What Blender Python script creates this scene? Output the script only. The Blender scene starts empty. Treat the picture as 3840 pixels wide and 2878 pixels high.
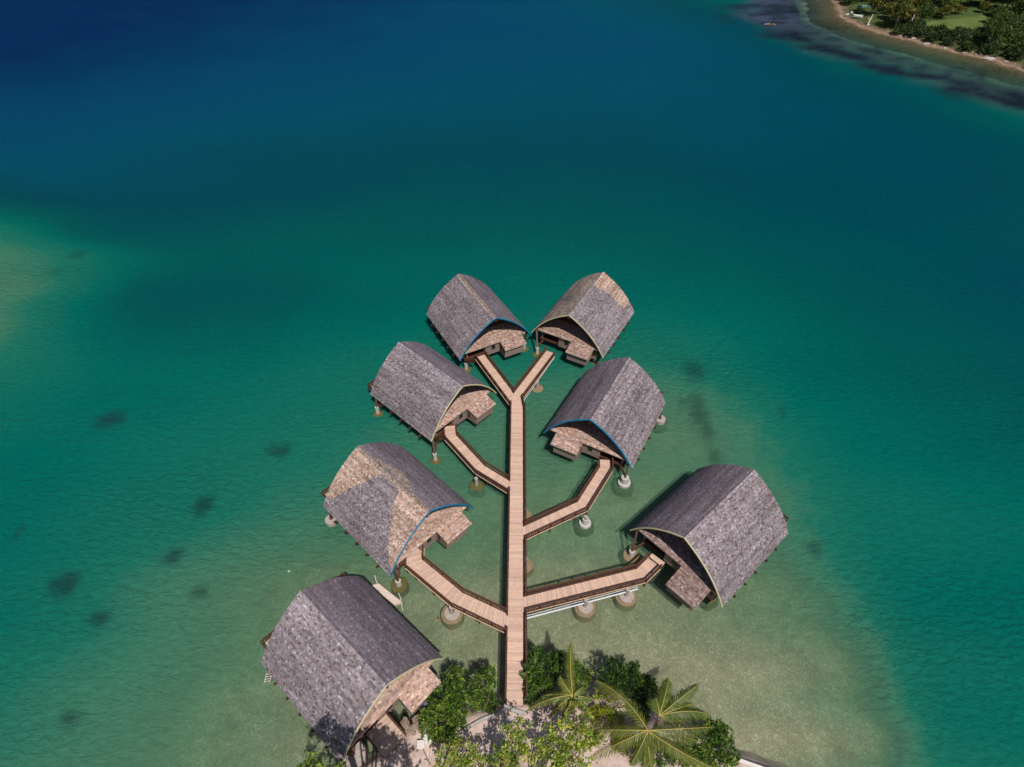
import bpy, math, random
import numpy as np
from mathutils import Vector, Matrix, noise
R = math.radians
random.seed(7)
scene = bpy.context.scene
COL = scene.collection

# ---------------------------------------------------------------- camera model (solved from the photo)
CAM_F, CAM_P, CAM_ROLL, CAM_H = 2278.5, R(44.10), R(0.09), 81.0
ZW = 3.5      # the solver's zero is the bungalow eave; the water lies 3.5 below it
def ray(u, v):
    X = (u-1920)/CAM_F; Y = (v-1439)/CAM_F
    c, s = math.cos(-CAM_ROLL), math.sin(-CAM_ROLL)
    X, Y = X*c-Y*s, X*s+Y*c
    return (X, math.cos(CAM_P)-Y*math.sin(CAM_P), -math.sin(CAM_P)-Y*math.cos(CAM_P))
def at(u, v, z):
    """the point of the place at height z that is seen at photo position (u, v)"""
    d = ray(u, v); t = (z-CAM_H)/d[2]
    return Vector((d[0]*t, d[1]*t, z))
def zoom(ox, oy, s): return lambda x, y, z: at(ox+x/s, oy+y/s, z)
z5 = zoom(1180,1640,2.590); z7 = zoom(940,2120,2.1875); z8 = zoom(1500,2300,2.765); zR = zoom(1900,2300,2.458)
zU = zoom(3040,0,2.765); zV = zoom(3140,0,6.32)

# ---------------------------------------------------------------- object helpers
def tag(o, label=None, cat=None, group=None, kind=None):
    if label: o['label'] = label
    if cat: o['category'] = cat
    if group: o['group'] = group
    if kind: o['kind'] = kind
    return o
def empty(name, loc, rz=0.0):
    o = bpy.data.objects.new(name, None); COL.objects.link(o)
    o.location = loc; o.rotation_euler = (0, 0, rz); o.empty_display_size = .3
    return o
class MB:
    """collects faces for one mesh; every face has a material slot and a colour"""
    def __init__(s): s.v = []; s.f = []; s.m = []; s.c = []; s.sm = []
    def face(s, pts, col=(1,1,1), m=0, sm=False):
        n = len(s.v); s.v += [tuple(p) for p in pts]; s.f.append(tuple(range(n, n+len(pts)))); s.m.append(m); s.c.append(col); s.sm.append(sm)
    def raw(s, vs, fs, col=(1,1,1), m=0, sm=False):
        n = len(s.v); s.v += [tuple(p) for p in vs]
        for f in fs: s.f.append(tuple(n+i for i in f)); s.m.append(m); s.c.append(col); s.sm.append(sm)
    def box(s, c, size, rz=0.0, col=(1,1,1), m=0):
        hx, hy, hz = size[0]/2, size[1]/2, size[2]/2; ca, sa = math.cos(rz), math.sin(rz)
        vs = []
        for dz in (-hz, hz):
            for dx, dy in ((-hx,-hy),(hx,-hy),(hx,hy),(-hx,hy)):
                vs.append((c[0]+dx*ca-dy*sa, c[1]+dx*sa+dy*ca, c[2]+dz))
        s.raw(vs, [(0,3,2,1),(4,5,6,7),(0,1,5,4),(1,2,6,5),(2,3,7,6),(3,0,4,7)], col, m)
    def bar(s, p, q, w, h, col=(1,1,1), m=0):
        p = Vector(p); q = Vector(q); d = (q-p)
        if d.length < 1e-6: return
        d.normalize(); up = Vector((0,0,1))
        if abs(d.z) > .98: up = Vector((0,1,0))
        r = d.cross(up).normalized(); u = r.cross(d)
        vs = []
        for a in (p, q):
            for i, j in ((-1,-1),(1,-1),(1,1),(-1,1)): vs.append(a+r*(w/2*i)+u*(h/2*j))
        s.raw(vs, [(0,1,2,3),(7,6,5,4),(0,4,5,1),(1,5,6,2),(2,6,7,3),(3,7,4,0)], col, m)
    def tube(s, pts, rad, n=8, col=(1,1,1), m=0, caps=True):
        pts = [Vector(p) for p in pts]; rings = []
        for i, p in enumerate(pts):
            d = (pts[min(i+1,len(pts)-1)]-pts[max(i-1,0)]).normalized()
            up = Vector((0,0,1)) if abs(d.z) < .9 else Vector((1,0,0))
            a = d.cross(up).normalized(); b = a.cross(d)
            r = rad[i] if hasattr(rad, '__len__') else rad
            rings.append([p+(a*math.cos(2*math.pi*k/n)+b*math.sin(2*math.pi*k/n))*r for k in range(n)])
        vs = [q for r_ in rings for q in r_]; fs = []
        for i in range(len(pts)-1):
            for k in range(n): fs.append((i*n+k, i*n+(k+1)%n, (i+1)*n+(k+1)%n, (i+1)*n+k))
        s.raw(vs, fs, col, m, True)
        if caps:
            s.face(rings[0], col, m); s.face(rings[-1][::-1], col, m)
    def lathe(s, c, prof, n=28, col=(1,1,1), m=0, jit=0.0, seed=0):
        vs = []; fs = []
        for (r, z) in prof:
            for k in range(n):
                a = 2*math.pi*k/n
                j = 1+jit*noise.noise(Vector((math.cos(a)*1.7+seed, math.sin(a)*1.7, z*1.3)))
                vs.append((c[0]+r*j*math.cos(a), c[1]+r*j*math.sin(a), c[2]+z))
        for i in range(len(prof)-1):
            for k in range(n): fs.append((i*n+k, i*n+(k+1)%n, (i+1)*n+(k+1)%n, (i+1)*n+k))
        s.raw(vs, fs, col, m)
        s.face(vs[-n:], col, m)
    def build(s, name, mats, parent=None, flip=None):
        me = bpy.data.meshes.new(name)
        v = s.v if flip is None else [(p[0]*flip, p[1], p[2]) for p in s.v]
        me.from_pydata(v, [], s.f)
        if not isinstance(mats, (list, tuple)): mats = [mats]
        for m in mats: me.materials.append(m)
        me.polygons.foreach_set('material_index', s.m)
        me.polygons.foreach_set('use_smooth', s.sm)
        ca = me.color_attributes.new('Col', 'FLOAT_COLOR', 'CORNER')
        cnt = np.array([len(f) for f in s.f]); c = np.array([tuple(x)+(1.0,) for x in s.c], dtype=np.float32)
        ca.data.foreach_set('color', np.repeat(c, cnt, axis=0).ravel())
        me.update()
        o = bpy.data.objects.new(name, me); COL.objects.link(o)
        if parent: o.parent = parent
        return o

# ---------------------------------------------------------------- materials
def mat(name):
    m = bpy.data.materials.new(name); m.use_nodes = True; nt = m.node_tree
    for n in list(nt.nodes): nt.nodes.remove(n)
    out = nt.nodes.new('ShaderNodeOutputMaterial')
    return m, nt, out
def simple(name, col, rough=.8, spec=.3, noise_amt=.25, scale=3.0, attr=False, stretch=None, bump=0.0, stripes=None, metallic=0):
    m, nt, out = mat(name); N = nt.nodes.new; L = nt.links.new
    b = N('ShaderNodeBsdfPrincipled'); b.inputs['Roughness'].default_value = rough
    b.inputs['Specular IOR Level'].default_value = spec; b.inputs['Metallic'].default_value = metallic
    tc = N('ShaderNodeTexCoord'); src = tc.outputs['Object']
    if stretch:
        mp = N('ShaderNodeMapping'); mp.inputs['Scale'].default_value = stretch; L(src, mp.inputs[0]); src2 = mp.outputs[0]
    else: src2 = src
    nz = N('ShaderNodeTexNoise'); nz.inputs['Scale'].default_value = scale; nz.inputs['Detail'].default_value = 5; nz.inputs['Roughness'].default_value = .65; L(src2, nz.inputs['Vector'])
    mr = N('ShaderNodeMapRange'); mr.inputs['From Min'].default_value = .25; mr.inputs['From Max'].default_value = .75
    mr.inputs['To Min'].default_value = 1-noise_amt; mr.inputs['To Max'].default_value = 1+noise_amt; L(nz.outputs['Fac'], mr.inputs['Value'])
    if attr:
        at_ = N('ShaderNodeAttribute'); at_.attribute_name = 'Col'; base = at_.outputs['Color']
    else:
        rgb = N('ShaderNodeRGB'); rgb.outputs[0].default_value = (*col, 1); base = rgb.outputs[0]
    mul = N('ShaderNodeVectorMath'); mul.operation = 'SCALE'; L(base, mul.inputs[0]); L(mr.outputs[0], mul.inputs['Scale'])
    res = mul.outputs[0]
    if stripes:
        sep = N('ShaderNodeSeparateXYZ'); L(src, sep.inputs[0])
        ad = N('ShaderNodeMath'); ad.operation = 'ADD'; L(sep.outputs[0], ad.inputs[0]); L(sep.outputs[1], ad.inputs[1])
        mu = N('ShaderNodeMath'); mu.operation = 'MULTIPLY'; mu.inputs[1].default_value = stripes; L(ad.outputs[0], mu.inputs[0])
        fr = N('ShaderNodeMath'); fr.operation = 'FRACT'; L(mu.outputs[0], fr.inputs[0])
        gt = N('ShaderNodeMapRange'); gt.inputs['From Min'].default_value = .12; gt.inputs['From Max'].default_value = .22; gt.inputs['To Min'].default_value = .42; gt.inputs['To Max'].default_value = 1
        L(fr.outputs[0], gt.inputs['Value'])
        m2 = N('ShaderNodeVectorMath'); m2.operation = 'SCALE'; L(res, m2.inputs[0]); L(gt.outputs[0], m2.inputs['Scale']); res = m2.outputs[0]
    L(res, b.inputs['Base Color'])
    if bump:
        bp = N('ShaderNodeBump'); bp.inputs['Strength'].default_value = bump; bp.inputs['Distance'].default_value = .05
        L(nz.outputs['Fac'], bp.inputs['Height']); L(bp.outputs[0], b.inputs['Normal'])
    L(b.outputs[0], out.inputs['Surface'])
    return m
M = {}
M['shingle'] = simple('cedar_shingle', None, .85, .2, .28, 5.0, attr=True, bump=.3)
M['deck']    = simple('deck_timber', None, .75, .2, .13, 2.2, attr=True)
M['brown']   = simple('brown_stained_timber', (.090,.036,.022), .6, .35, .35, 4.0)
M['soffit']  = simple('soffit_timber', (.085,.036,.022), .8, .2, .3, 3.0, stripes=1.4)
M['wall']    = simple('wall_boards', (.30,.215,.185), .8, .2, .15, 2.0, stripes=2.6)
M['trim']    = simple('pale_trim', (.62,.47,.36), .7, .2, .15, 3.0)
M['ledge']   = simple('ledge_timber', (.62,.42,.28), .7, .2, .35, 3.0)
M['blue']    = simple('blue_paint', (.0,.21,.38), .45, .4, .1, 3.0)
M['cream']   = simple('cream_paint', (.60,.55,.32), .5, .4, .1, 3.0)
M['concrete']= simple('weathered_concrete', (.40,.34,.30), .85, .2, .3, 2.5, bump=.3)
M['white']   = simple('white_concrete', (.48,.45,.42), .75, .25, .28, 3.0)
M['brownstone'] = simple('silted_concrete', (.26,.19,.11), .9, .2, .35, 5.0, bump=.5)
M['moss']    = simple('algae_crust', (.125,.105,.035), .95, .1, .6, 7.0, bump=1.0)
M['pipe']    = simple('white_pipe', (.60,.61,.63), .5, .5, .03, 2.0)
M['glass']   = simple('dark_glass', (.015,.017,.02), .12, .6, .1, 2.0)
M['frame']   = simple('window_frame_timber', (.06,.025,.02), .6, .3, .2, 4.0)
M['rock']    = simple('shore_rock', (.30,.22,.17), .9, .2, .4, 2.0, bump=.8)
M['plaster'] = simple('white_plaster', (.72,.66,.62), .8, .2, .15, 1.5)
M['tarp']    = simple('dark_tarpaulin', (.07,.07,.10), .5, .4, .4, 2.0, bump=.5)
M['raft']    = simple('bleached_timber', (.66,.55,.47), .8, .2, .15, 1.5, stretch=(1,6,1))
M['rope']    = simple('float_rope', (.62,.60,.55), .8, .2, .25, 6.0)
M['trunk']   = simple('palm_trunk_bark', (.20,.15,.12), .9, .1, .4, 5.0, bump=.6)
M['bark']    = simple('grey_bark', (.22,.17,.14), .9, .1, .4, 5.0)
M['hull_white'] = simple('white_hull_paint', (.74,.76,.72), .5, .4, .1, 1.0)
M['hull_teal']  = simple('teal_hull_paint', (.015,.16,.15), .5, .4, .15, 1.0)
M['hull_dark']  = simple('dark_hull_timber', (.05,.03,.025), .7, .3, .3, 1.0)
M['curb']    = simple('curb_concrete', (.42,.38,.36), .85, .2, .3, 3.0)

def leafmat(name, transl=.25, rough=.5, spec=.35):
    m, nt, out = mat(name); N = nt.nodes.new; L = nt.links.new
    at_ = N('ShaderNodeAttribute'); at_.attribute_name = 'Col'
    b = N('ShaderNodeBsdfPrincipled'); b.inputs['Roughness'].default_value = rough; b.inputs['Specular IOR Level'].default_value = spec
    t = N('ShaderNodeBsdfTranslucent'); mx = N('ShaderNodeMixShader'); mx.inputs[0].default_value = transl+.08
    L(at_.outputs['Color'], b.inputs['Base Color']); L(at_.outputs['Color'], t.inputs['Color'])
    L(b.outputs[0], mx.inputs[1]); L(t.outputs[0], mx.inputs[2]); L(mx.outputs[0], out.inputs['Surface'])
    return m
M['leaf'] = leafmat('broad_leaf'); M['palm'] = leafmat('palm_leaflet', .2, .45, .4)

def ground_material(name, c1, c2, c3, sc):
    m, nt, out = mat(name); N = nt.nodes.new; L = nt.links.new
    tc = N('ShaderNodeTexCoord'); b = N('ShaderNodeBsdfPrincipled'); b.inputs['Roughness'].default_value = .95; b.inputs['Specular IOR Level'].default_value = .1
    n1 = N('ShaderNodeTexNoise'); n1.inputs['Scale'].default_value = sc; n1.inputs['Detail'].default_value = 8; n1.inputs['Roughness'].default_value = .7; L(tc.outputs['Object'], n1.inputs['Vector'])
    cr = N('ShaderNodeValToRGB'); e = cr.color_ramp.elements; e[0].position = .33; e[0].color = (*c1,1); e[1].position = .66; e[1].color = (*c3,1)
    k = cr.color_ramp.elements.new(.5); k.color = (*c2,1); L(n1.outputs['Fac'], cr.inputs[0])
    L(cr.outputs[0], b.inputs['Base Color'])
    n2 = N('ShaderNodeTexNoise'); n2.inputs['Scale'].default_value = sc*9; n2.inputs['Detail'].default_value = 6; L(tc.outputs['Object'], n2.inputs['Vector'])
    bp = N('ShaderNodeBump'); bp.inputs['Strength'].default_value = .5; bp.inputs['Distance'].default_value = .12; L(n2.outputs['Fac'], bp.inputs['Height']); L(bp.outputs[0], b.inputs['Normal'])
    L(b.outputs[0], out.inputs['Surface']); return m
M['sand'] = ground_material('pale_sand', (.40,.28,.225), (.56,.42,.36), (.66,.53,.48), .55)
M['lawn'] = ground_material('short_grass', (.085,.125,.035), (.11,.155,.042), (.14,.18,.06), .15)

# ---------------------------------------------------------------- world, sun
SUN_D = Vector((-.22, .58, -1)).normalized()      # the way the light travels
elev = math.asin(-SUN_D.z); az = math.atan2(-SUN_D.x, -SUN_D.y)   # clockwise from +Y
w = bpy.data.worlds.new("World"); scene.world = w; w.use_nodes = True
nt = w.node_tree; bg = nt.nodes['Background']
sky = nt.nodes.new('ShaderNodeTexSky'); sky.sky_type = 'NISHITA'; sky.sun_disc = False
sky.sun_elevation = elev; sky.sun_rotation = az
nt.links.new(sky.outputs[0], bg.inputs[0]); bg.inputs[1].default_value = .06
sd = bpy.data.lights.new('sun', 'SUN'); sd.energy = 3.9; sd.angle = R(.5); sd.color = (1.0, .955, .90)
so = bpy.data.objects.new('sun', sd); COL.objects.link(so); so.rotation_euler = SUN_D.to_track_quat('-Z', 'Y').to_euler()
so.location = (60, -40, 120)
scene.view_settings.view_transform = 'Standard'; scene.view_settings.look = 'None'
scene.view_settings.exposure = 0.0; scene.view_settings.gamma = 1.0

cd = bpy.data.cameras.new('camera'); cam = bpy.data.objects.new('camera', cd); COL.objects.link(cam)
cam.location = (0, 0, CAM_H); cd.sensor_width = 36; cd.lens = 36*CAM_F/3840
cam.rotation_euler = (math.pi/2-CAM_P, 0, 0); cam.rotation_euler.rotate_axis('Z', CAM_ROLL)
cd.clip_end = 6000; cd.clip_start = .5
scene.camera = cam
scene.render.resolution_x = 1024; scene.render.resolution_y = 767
scene.cycles.transparent_max_bounces = 16

# ---------------------------------------------------------------- water and seabed
# how deep the lagoon is (0 = ankle deep, 1 = the deep channel), surveyed at points read off the photo
S = 3840/2212
SURV = [(1000,1400,.09),(1300,1400,.06),(1600,1450,.06),(1700,1600,.05),(1850,1620,.13),(850,1620,.1),(600,1500,.14),(650,1620,.10),(1200,1250,.09),
(1000,1230,.17),(1230,1130,.19),(1500,1250,.14),(1000,1100,.22),(1300,1050,.20),(1500,1100,.18),(1550,950,.24),(1400,750,.40),(1250,870,.28),(1000,930,.30),(1150,620,.52),(1480,850,.30),(1250,760,.40),
(2000,1000,.52),(2150,1300,.51),(2200,1600,.47),(2080,1640,.42),
(700,1250,.18),(500,1350,.235),(300,1450,.31),(100,1600,.35),(500,1580,.17),(300,1620,.25),(420,1480,.25),(600,1100,.37),(400,1100,.42),(200,1200,.43),(50,1350,.45),(780,1000,.36),(750,880,.43),(500,850,.48),(200,850,.50),(50,1000,.50),(700,740,.50),
(800,600,.56),(1100,450,.63),(500,500,.62),(300,620,.60),(350,750,.55),(1600,600,.57),(1600,730,.50),(1900,700,.60),(2200,800,.62),(1500,400,.68),(1900,450,.70),(2200,600,.70),
(1100,300,.72),(600,300,.76),(200,350,.78),(1600,250,.76),(2000,350,.72),(1100,150,.82),(600,100,.92),(100,100,1.0),(1100,20,.86),(1500,100,.80),(1700,160,.72),(300,20,1.0),
(-40,600,.30),(0,640,.30),(0,540,.32),(0,490,.43),(60,520,.42),(90,600,.36),(50,620,.30),(0,700,.31),(0,760,.38),(50,690,.38),(-100,720,.25),(150,545,.43),(120,600,.40),(180,510,.62),(130,660,.48),(110,720,.46),(-150,620,.29),(0,420,.70),(0,830,.44),(100,440,.68),
(1440,0,.70),(1640,70,.66),(1790,140,.66),(1990,215,.66),(2212,310,.66),(1600,0,.56),(1750,50,.55),(1900,110,.5),(2100,170,.48),(2212,220,.5),(1700,0,.52),(1790,20,.45),(1830,60,.25),(2000,110,.15),(2200,160,.15),
(-400,1658,.45),(-400,1000,.5),(-400,300,.9),(2600,1658,.5),(2600,900,.62),(2600,500,.6),(1100,-100,.95),(200,-100,1.0),(1600,-60,.6),(700,1800,.12),(1500,1800,.05),(2212,1900,.4),(0,1900,.42)]
def warp(x, y):       # a log-like map of the lagoon that gives near water as much detail as far water
    q = 100.0/(y+88.0); return x*q*1.15, 700*q
def world_of(px, py):
    p = at(px*S, py*S, 0.0); return p.x, p.y
EDGE = [(1150,560),(1280,610),(1420,690),(1540,790),(1620,900),(1675,1010),(1740,1120),(1830,1270),(1905,1410),(1960,1530),(1995,1658),(2010,1800),(2010,2100)]
def beyond(px, py):      # photo-side test used only to sort the survey points
    ys_ = [e[1] for e in EDGE]; xs_ = [e[0] for e in EDGE]
    return py > 560 and px > np.interp(py, ys_, xs_)
SHELF = [q for q in SURV if not beyond(q[0], q[1])]+[(1800,900,.34),(1900,1200,.33),(2100,1500,.32),(1700,760,.42),(1640,990,.28),(1730,1150,.27),(1840,1350,.25),(1930,1530,.25),(1980,1640,.25),(2200,1700,.3)]
OPEN = [q for q in SURV if beyond(q[0], q[1]) or q[1] < 600]+[(1300,800,.50),(1500,900,.45),(1600,1000,.44),(1650,1150,.44),(1750,1300,.44),(1850,1450,.43),(1930,1650,.42),(1780,1060,.445),(1960,1400,.445),(1000,1000,.46),(1400,1400,.43),(600,1400,.45),(200,1000,.5)]
def phi(r): return np.sqrt(r*r+60.0)
def phi(r): return np.sqrt(r*r+60.0)
class Survey:
    def __init__(q, pts):
        q.P = np.array([warp(*world_of(a, b)) for a, b, _ in pts]); T = np.array([t for *_, t in pts]); n_ = len(q.P)
        A_ = phi(np.linalg.norm(q.P[:,None]-q.P[None], axis=2))
        A_ = np.block([[A_-np.eye(n_)*.8, np.ones((n_,1))],[np.ones((1,n_)), np.zeros((1,1))]])
        q.W = np.linalg.solve(A_, np.concatenate([T,[0]]))
    def at(q, uv):
        out = np.empty(len(uv))
        for i in range(0, len(uv), 4000):
            r = phi(np.linalg.norm(uv[i:i+4000,None]-q.P[None], axis=2)); out[i:i+4000] = r@q.W[:-1]+q.W[-1]
        return out
S_IN, S_OUT = Survey(SHELF), Survey(OPEN)
def depth_at(X, Y):
    uv = np.stack(warp(X, Y), -1).reshape(-1, 2); a = S_IN.at(uv); b = S_OUT.at(uv)
    E_ = [world_of(*e) for e in EDGE]; ey = np.array([e[1] for e in E_])[::-1]; ex = np.array([e[0] for e in E_])[::-1]
    d = seg_dist(X, Y, E_).ravel(); side = np.where(X.ravel() > np.interp(Y.ravel(), ey, ex), 1.0, -1.0); side = np.where(Y.ravel() > ey.max(), 1.0, side)
    w_ = 4.6+.18*np.clip(Y.ravel()-20, 0, 200); k = np.clip(.5+.5*d*side/w_+.13*NZ3.ravel()*np.exp(-(d/w_)**2), 0, 1); k = k*k*(3-2*k)*smooth(-30, 8, X.ravel())
    return np.clip(a*(1-k)+b*k, 0.0, 1.0).reshape(np.shape(X))
# far reef: the shelf in front of the far shore, and dark weed beds
SHORE = [(176.0,420.0),(174.5,386.9),(170.5,370),(163.7,348.6),(167.2,331),(173.7,318),(180.7,309.5),(187.7,297.1),(195.4,287.5),(202.8,278.4),(207.1,267.2),(222,255),(250,243),(320,225),(460,200)]
def seg_dist(X, Y, pts):
    best = np.full(np.shape(X), 1e9)
    for (x0,y0),(x1,y1) in zip(pts[:-1], pts[1:]):
        dx, dy = x1-x0, y1-y0; t = np.clip(((X-x0)*dx+(Y-y0)*dy)/(dx*dx+dy*dy), 0, 1)
        best = np.minimum(best, np.hypot(X-x0-t*dx, Y-y0-t*dy))
    return best
def fbm(x, y, sc, oct_=4, seed=0.0):
    return noise.fractal(Vector((x*sc+seed, y*sc-seed, seed)), .9, 2.0, oct_)
HEADS = [(237,907,34,20),(598,975,30,19),(437,1094,26,20),(372,1205,27,20),(432,1278,24,16),(213,1336,30,24),(152,1552,32,28),(40,1150,18,12),(140,1262,40,30),
         (1510,890,26,44),(1530,930,18,30),(1475,870,10,8),(1500,800,30,26),(1545,985,14,26),(1760,1185,20,16),(1690,890,14,10),
         (165,550,26,10),(110,590,30,8)]
def smooth(a, b, x):
    t = np.clip((x-a)/(b-a), 0, 1); return t*t*(3-2*t)
def grid_xy(nu, nv):
    ys = []; y = -40.0
    while y < 430: ys.append(y); y += .55+.0085*(y+40)
    while y < 4200: ys.append(y); y += 12+.10*(y-430)
    us = np.concatenate([np.linspace(-4,-1.02,24), np.linspace(-1,1,nu), np.linspace(1.02,4,24)])
    ys = np.array(ys); X = us[None,:]*(60+.66*(ys[:,None]+25)); Y = np.repeat(ys[:,None], len(us), 1)
    return X, Y
def sheet(name, X, Y, Z, material, attrs):
    nv, nu = X.shape; me = bpy.data.meshes.new(name)
    vs = np.stack([X, Y, Z], -1).reshape(-1, 3)
    idx = np.arange(nv*nu).reshape(nv, nu)
    fs = np.stack([idx[:-1,:-1], idx[:-1,1:], idx[1:,1:], idx[1:,:-1]], -1).reshape(-1, 4)
    me.from_pydata(vs.tolist(), [], fs.tolist()); me.materials.append(material)
    me.polygons.foreach_set('use_smooth', [True]*len(fs))
    for k, a in attrs.items():
        at_ = me.attributes.new(k, 'FLOAT', 'POINT'); at_.data.foreach_set('value', a.astype(np.float32).ravel())
    o = bpy.data.objects.new(name, me); COL.objects.link(o); return o
X, Y = grid_xy(300, 0)
NZ = np.array([fbm(x, y, .035, 5, 3.1) for x, y in zip(X.ravel(), Y.ravel())]).reshape(X.shape)
NZ2 = np.array([fbm(x*.6, y*1.6, .05, 5, 9.1) for x, y in zip(X.ravel(), Y.ravel())]).reshape(X.shape)
NZ3 = np.array([fbm(x, y, .33, 4, 5.7) for x, y in zip(X.ravel(), Y.ravel())]).reshape(X.shape)
Tq = depth_at(X, Y)
sd_ = seg_dist(X, Y, SHORE)
weed = np.zeros_like(X)
far = smooth(120, 175, Y)*smooth(60, 110, X)
band = np.exp(-((sd_-39-7*NZ-5*NZ2)/9.5)**2)*(1-smooth(318, 345, Y))
patch = smooth(.0, .35, NZ2+.3*NZ)*(1-smooth(40, 75, sd_))*smooth(305, 335, Y)
weed = np.maximum(weed, far*np.clip(band*(1.05+.8*NZ2), 0, 1))
weed = np.maximum(weed, far*patch*.7); NZ4 = np.array([fbm(x, y, .16, 4, 21.3) if 110 < x < 420 and 180 < y < 460 else 0.0 for x, y in zip(X.ravel(), Y.ravel())]).reshape(X.shape)
weed = np.maximum(weed, far*.55*smooth(.0,.5,NZ2*.6+NZ4*.7)*(1-smooth(36,60,sd_)))
weed = np.clip(weed*(1+far*.5*NZ4), 0, 1)
reef = far*(1-smooth(33, 52, sd_+8*NZ))*(.35+.65*smooth(2, 14, sd_+2*NZ))
Tq = np.where((far > .5) & (sd_ < 40), np.minimum(Tq, .03+.014*np.maximum(sd_-2, 0)), Tq)
silt = smooth(295, 345, Y+10*NZ)          # grey reef flat
for (a, b, rx, ry) in HEADS:
    c = world_of(a, b); ex = world_of(a+rx, b); ey = world_of(a, b-ry)
    rr = ((X-c[0])/max(.5,abs(ex[0]-c[0])))**2+((Y-c[1])/max(.5,abs(ey[1]-c[1])))**2
    rr = np.sqrt(rr)+.35*NZ3
    weed = np.maximum(weed, smooth(1.25, .25, rr)*(.3 if a < 180 and b < 700 else .62 if a < 1400 else .5))
Tq = np.clip(Tq+.018*NZ, 0, 1)
bed = -(1.35+1.6*Tq+9*Tq**2.5)
bed = np.where(Y > 900, bed-6, bed)

def water_material():
    m, nt, out = mat('lagoon_water'); N = nt.nodes.new; L = nt.links.new
    at_ = N('ShaderNodeAttribute'); at_.attribute_name = 'depth'
    aw = N('ShaderNodeAttribute'); aw.attribute_name = 'weed'
    ar = N('ShaderNodeAttribute'); ar.attribute_name = 'reef'
    cr = N('ShaderNodeValToRGB'); e = cr.color_ramp.elements
    stops = [(0,(.25,.24,.19)),(.08,(.190,.228,.168)),(.18,(.118,.222,.145)),(.30,(.066,.215,.132)),(.39,(.012,.168,.115)),(.50,(.0,.124,.098)),(.60,(.0,.082,.080)),(.70,(.0,.058,.080)),(.80,(.0,.064,.112)),(.90,(.0,.052,.122)),(1,(.0,.022,.088))]
    e[0].position = 0; e[0].color = (*stops[0][1],1); e[1].position = 1; e[1].color = (*stops[-1][1],1)
    for p, c in stops[1:-1]:
        k = e.new(p); k.color = (*c,1)
    L(at_.outputs['Fac'], cr.inputs[0])
    # suspended matter: faint mottling; then broad wind-gust streaks put into the colour
    tc = N('ShaderNodeTexCoord')
    nz = N('ShaderNodeTexNoise'); nz.inputs['Scale'].default_value = .9; nz.inputs['Detail'].default_value = 6; L(tc.outputs['Object'], nz.inputs['Vector'])
    mr0 = N('ShaderNodeMapRange'); mr0.inputs['From Min'].default_value = .3; mr0.inputs['From Max'].default_value = .7; mr0.inputs['To Min'].default_value = .92; mr0.inputs['To Max'].default_value = 1.08; L(nz.outputs['Fac'], mr0.inputs['Value'])
    gmp = N('ShaderNodeMapping'); gmp.inputs['Rotation'].default_value = (0,0,R(-20)); gmp.inputs['Scale'].default_value = (.012,.03,1); L(tc.outputs['Object'], gmp.inputs[0])
    gn = N('ShaderNodeTexNoise'); gn.inputs['Scale'].default_value = 1.0; gn.inputs['Detail'].default_value = 6; gn.inputs['Roughness'].default_value = .6; L(gmp.outputs[0], gn.inputs['Vector'])
    gr = N('ShaderNodeMapRange'); gr.inputs['From Min'].default_value = .3; gr.inputs['From Max'].default_value = .7; gr.inputs['To Min'].default_value = .90; gr.inputs['To Max'].default_value = 1.10; L(gn.outputs['Fac'], gr.inputs['Value'])
    mr = N('ShaderNodeMath'); mr.operation = 'MULTIPLY'; L(mr0.outputs[0], mr.inputs[0]); L(gr.outputs[0], mr.inputs[1])
    sc = N('ShaderNodeVectorMath'); sc.operation = 'SCALE'; L(cr.outputs[0], sc.inputs[0]); L(mr.outputs[0], sc.inputs['Scale'])
    mxr = N('ShaderNodeMix'); mxr.data_type = 'RGBA'; rc = N('ShaderNodeMix'); rc.data_type = 'RGBA'; asl = N('ShaderNodeAttribute'); asl.attribute_name = 'silt'; rc.inputs[6].default_value = (.040,.085,.078,1); rc.inputs[7].default_value = (.046,.062,.105,1); L(asl.outputs['Fac'], rc.inputs[0]); L(rc.outputs[2], mxr.inputs[7]); L(ar.outputs['Fac'], mxr.inputs[0]); L(sc.outputs[0], mxr.inputs[6])
    mx0 = N('ShaderNodeMix'); mx0.data_type = 'RGBA'; mx0.inputs[7].default_value = (.010,.018,.032,1)
    L(aw.outputs['Fac'], mx0.inputs[0]); L(mxr.outputs[2], mx0.inputs[6])
    # waves
    mp = N('ShaderNodeMapping'); mp.inputs['Rotation'].default_value = (0,0,R(28)); mp.inputs['Scale'].default_value = (1.0,2.1,1); L(tc.outputs['Object'], mp.inputs[0])
    w1 = N('ShaderNodeTexNoise'); w1.inputs['Scale'].default_value = .62; w1.inputs['Detail'].default_value = 7; w1.inputs['Roughness'].default_value = .62; w1.inputs['Distortion'].default_value = .6; L(mp.outputs[0], w1.inputs['Vector'])
    bp = N('ShaderNodeBump'); bp.inputs['Distance'].default_value = 1.0; L(w1.outputs['Fac'], bp.inputs['Height'])
    gs = N('ShaderNodeMapRange'); gs.inputs['From Min'].default_value = .35; gs.inputs['From Max'].default_value = .62; gs.inputs['To Min'].default_value = .45; gs.inputs['To Max'].default_value = 1.0; L(gn.outputs['Fac'], gs.inputs['Value']); L(gs.outputs[0], bp.inputs['Strength'])
    dif = N('ShaderNodeBsdfPrincipled'); dif.inputs['Roughness'].default_value = 1; dif.inputs['Specular IOR Level'].default_value = 0
    dif.subsurface_method = 'BURLEY'; dif.inputs['Subsurface Weight'].default_value = .4; dif.inputs['Subsurface Radius'].default_value = (.35,1.0,1.0); dif.inputs['Subsurface Scale'].default_value = 1.1
    L(mx0.outputs[2], dif.inputs['Base Color']); L(bp.outputs[0], dif.inputs['Normal'])
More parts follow.
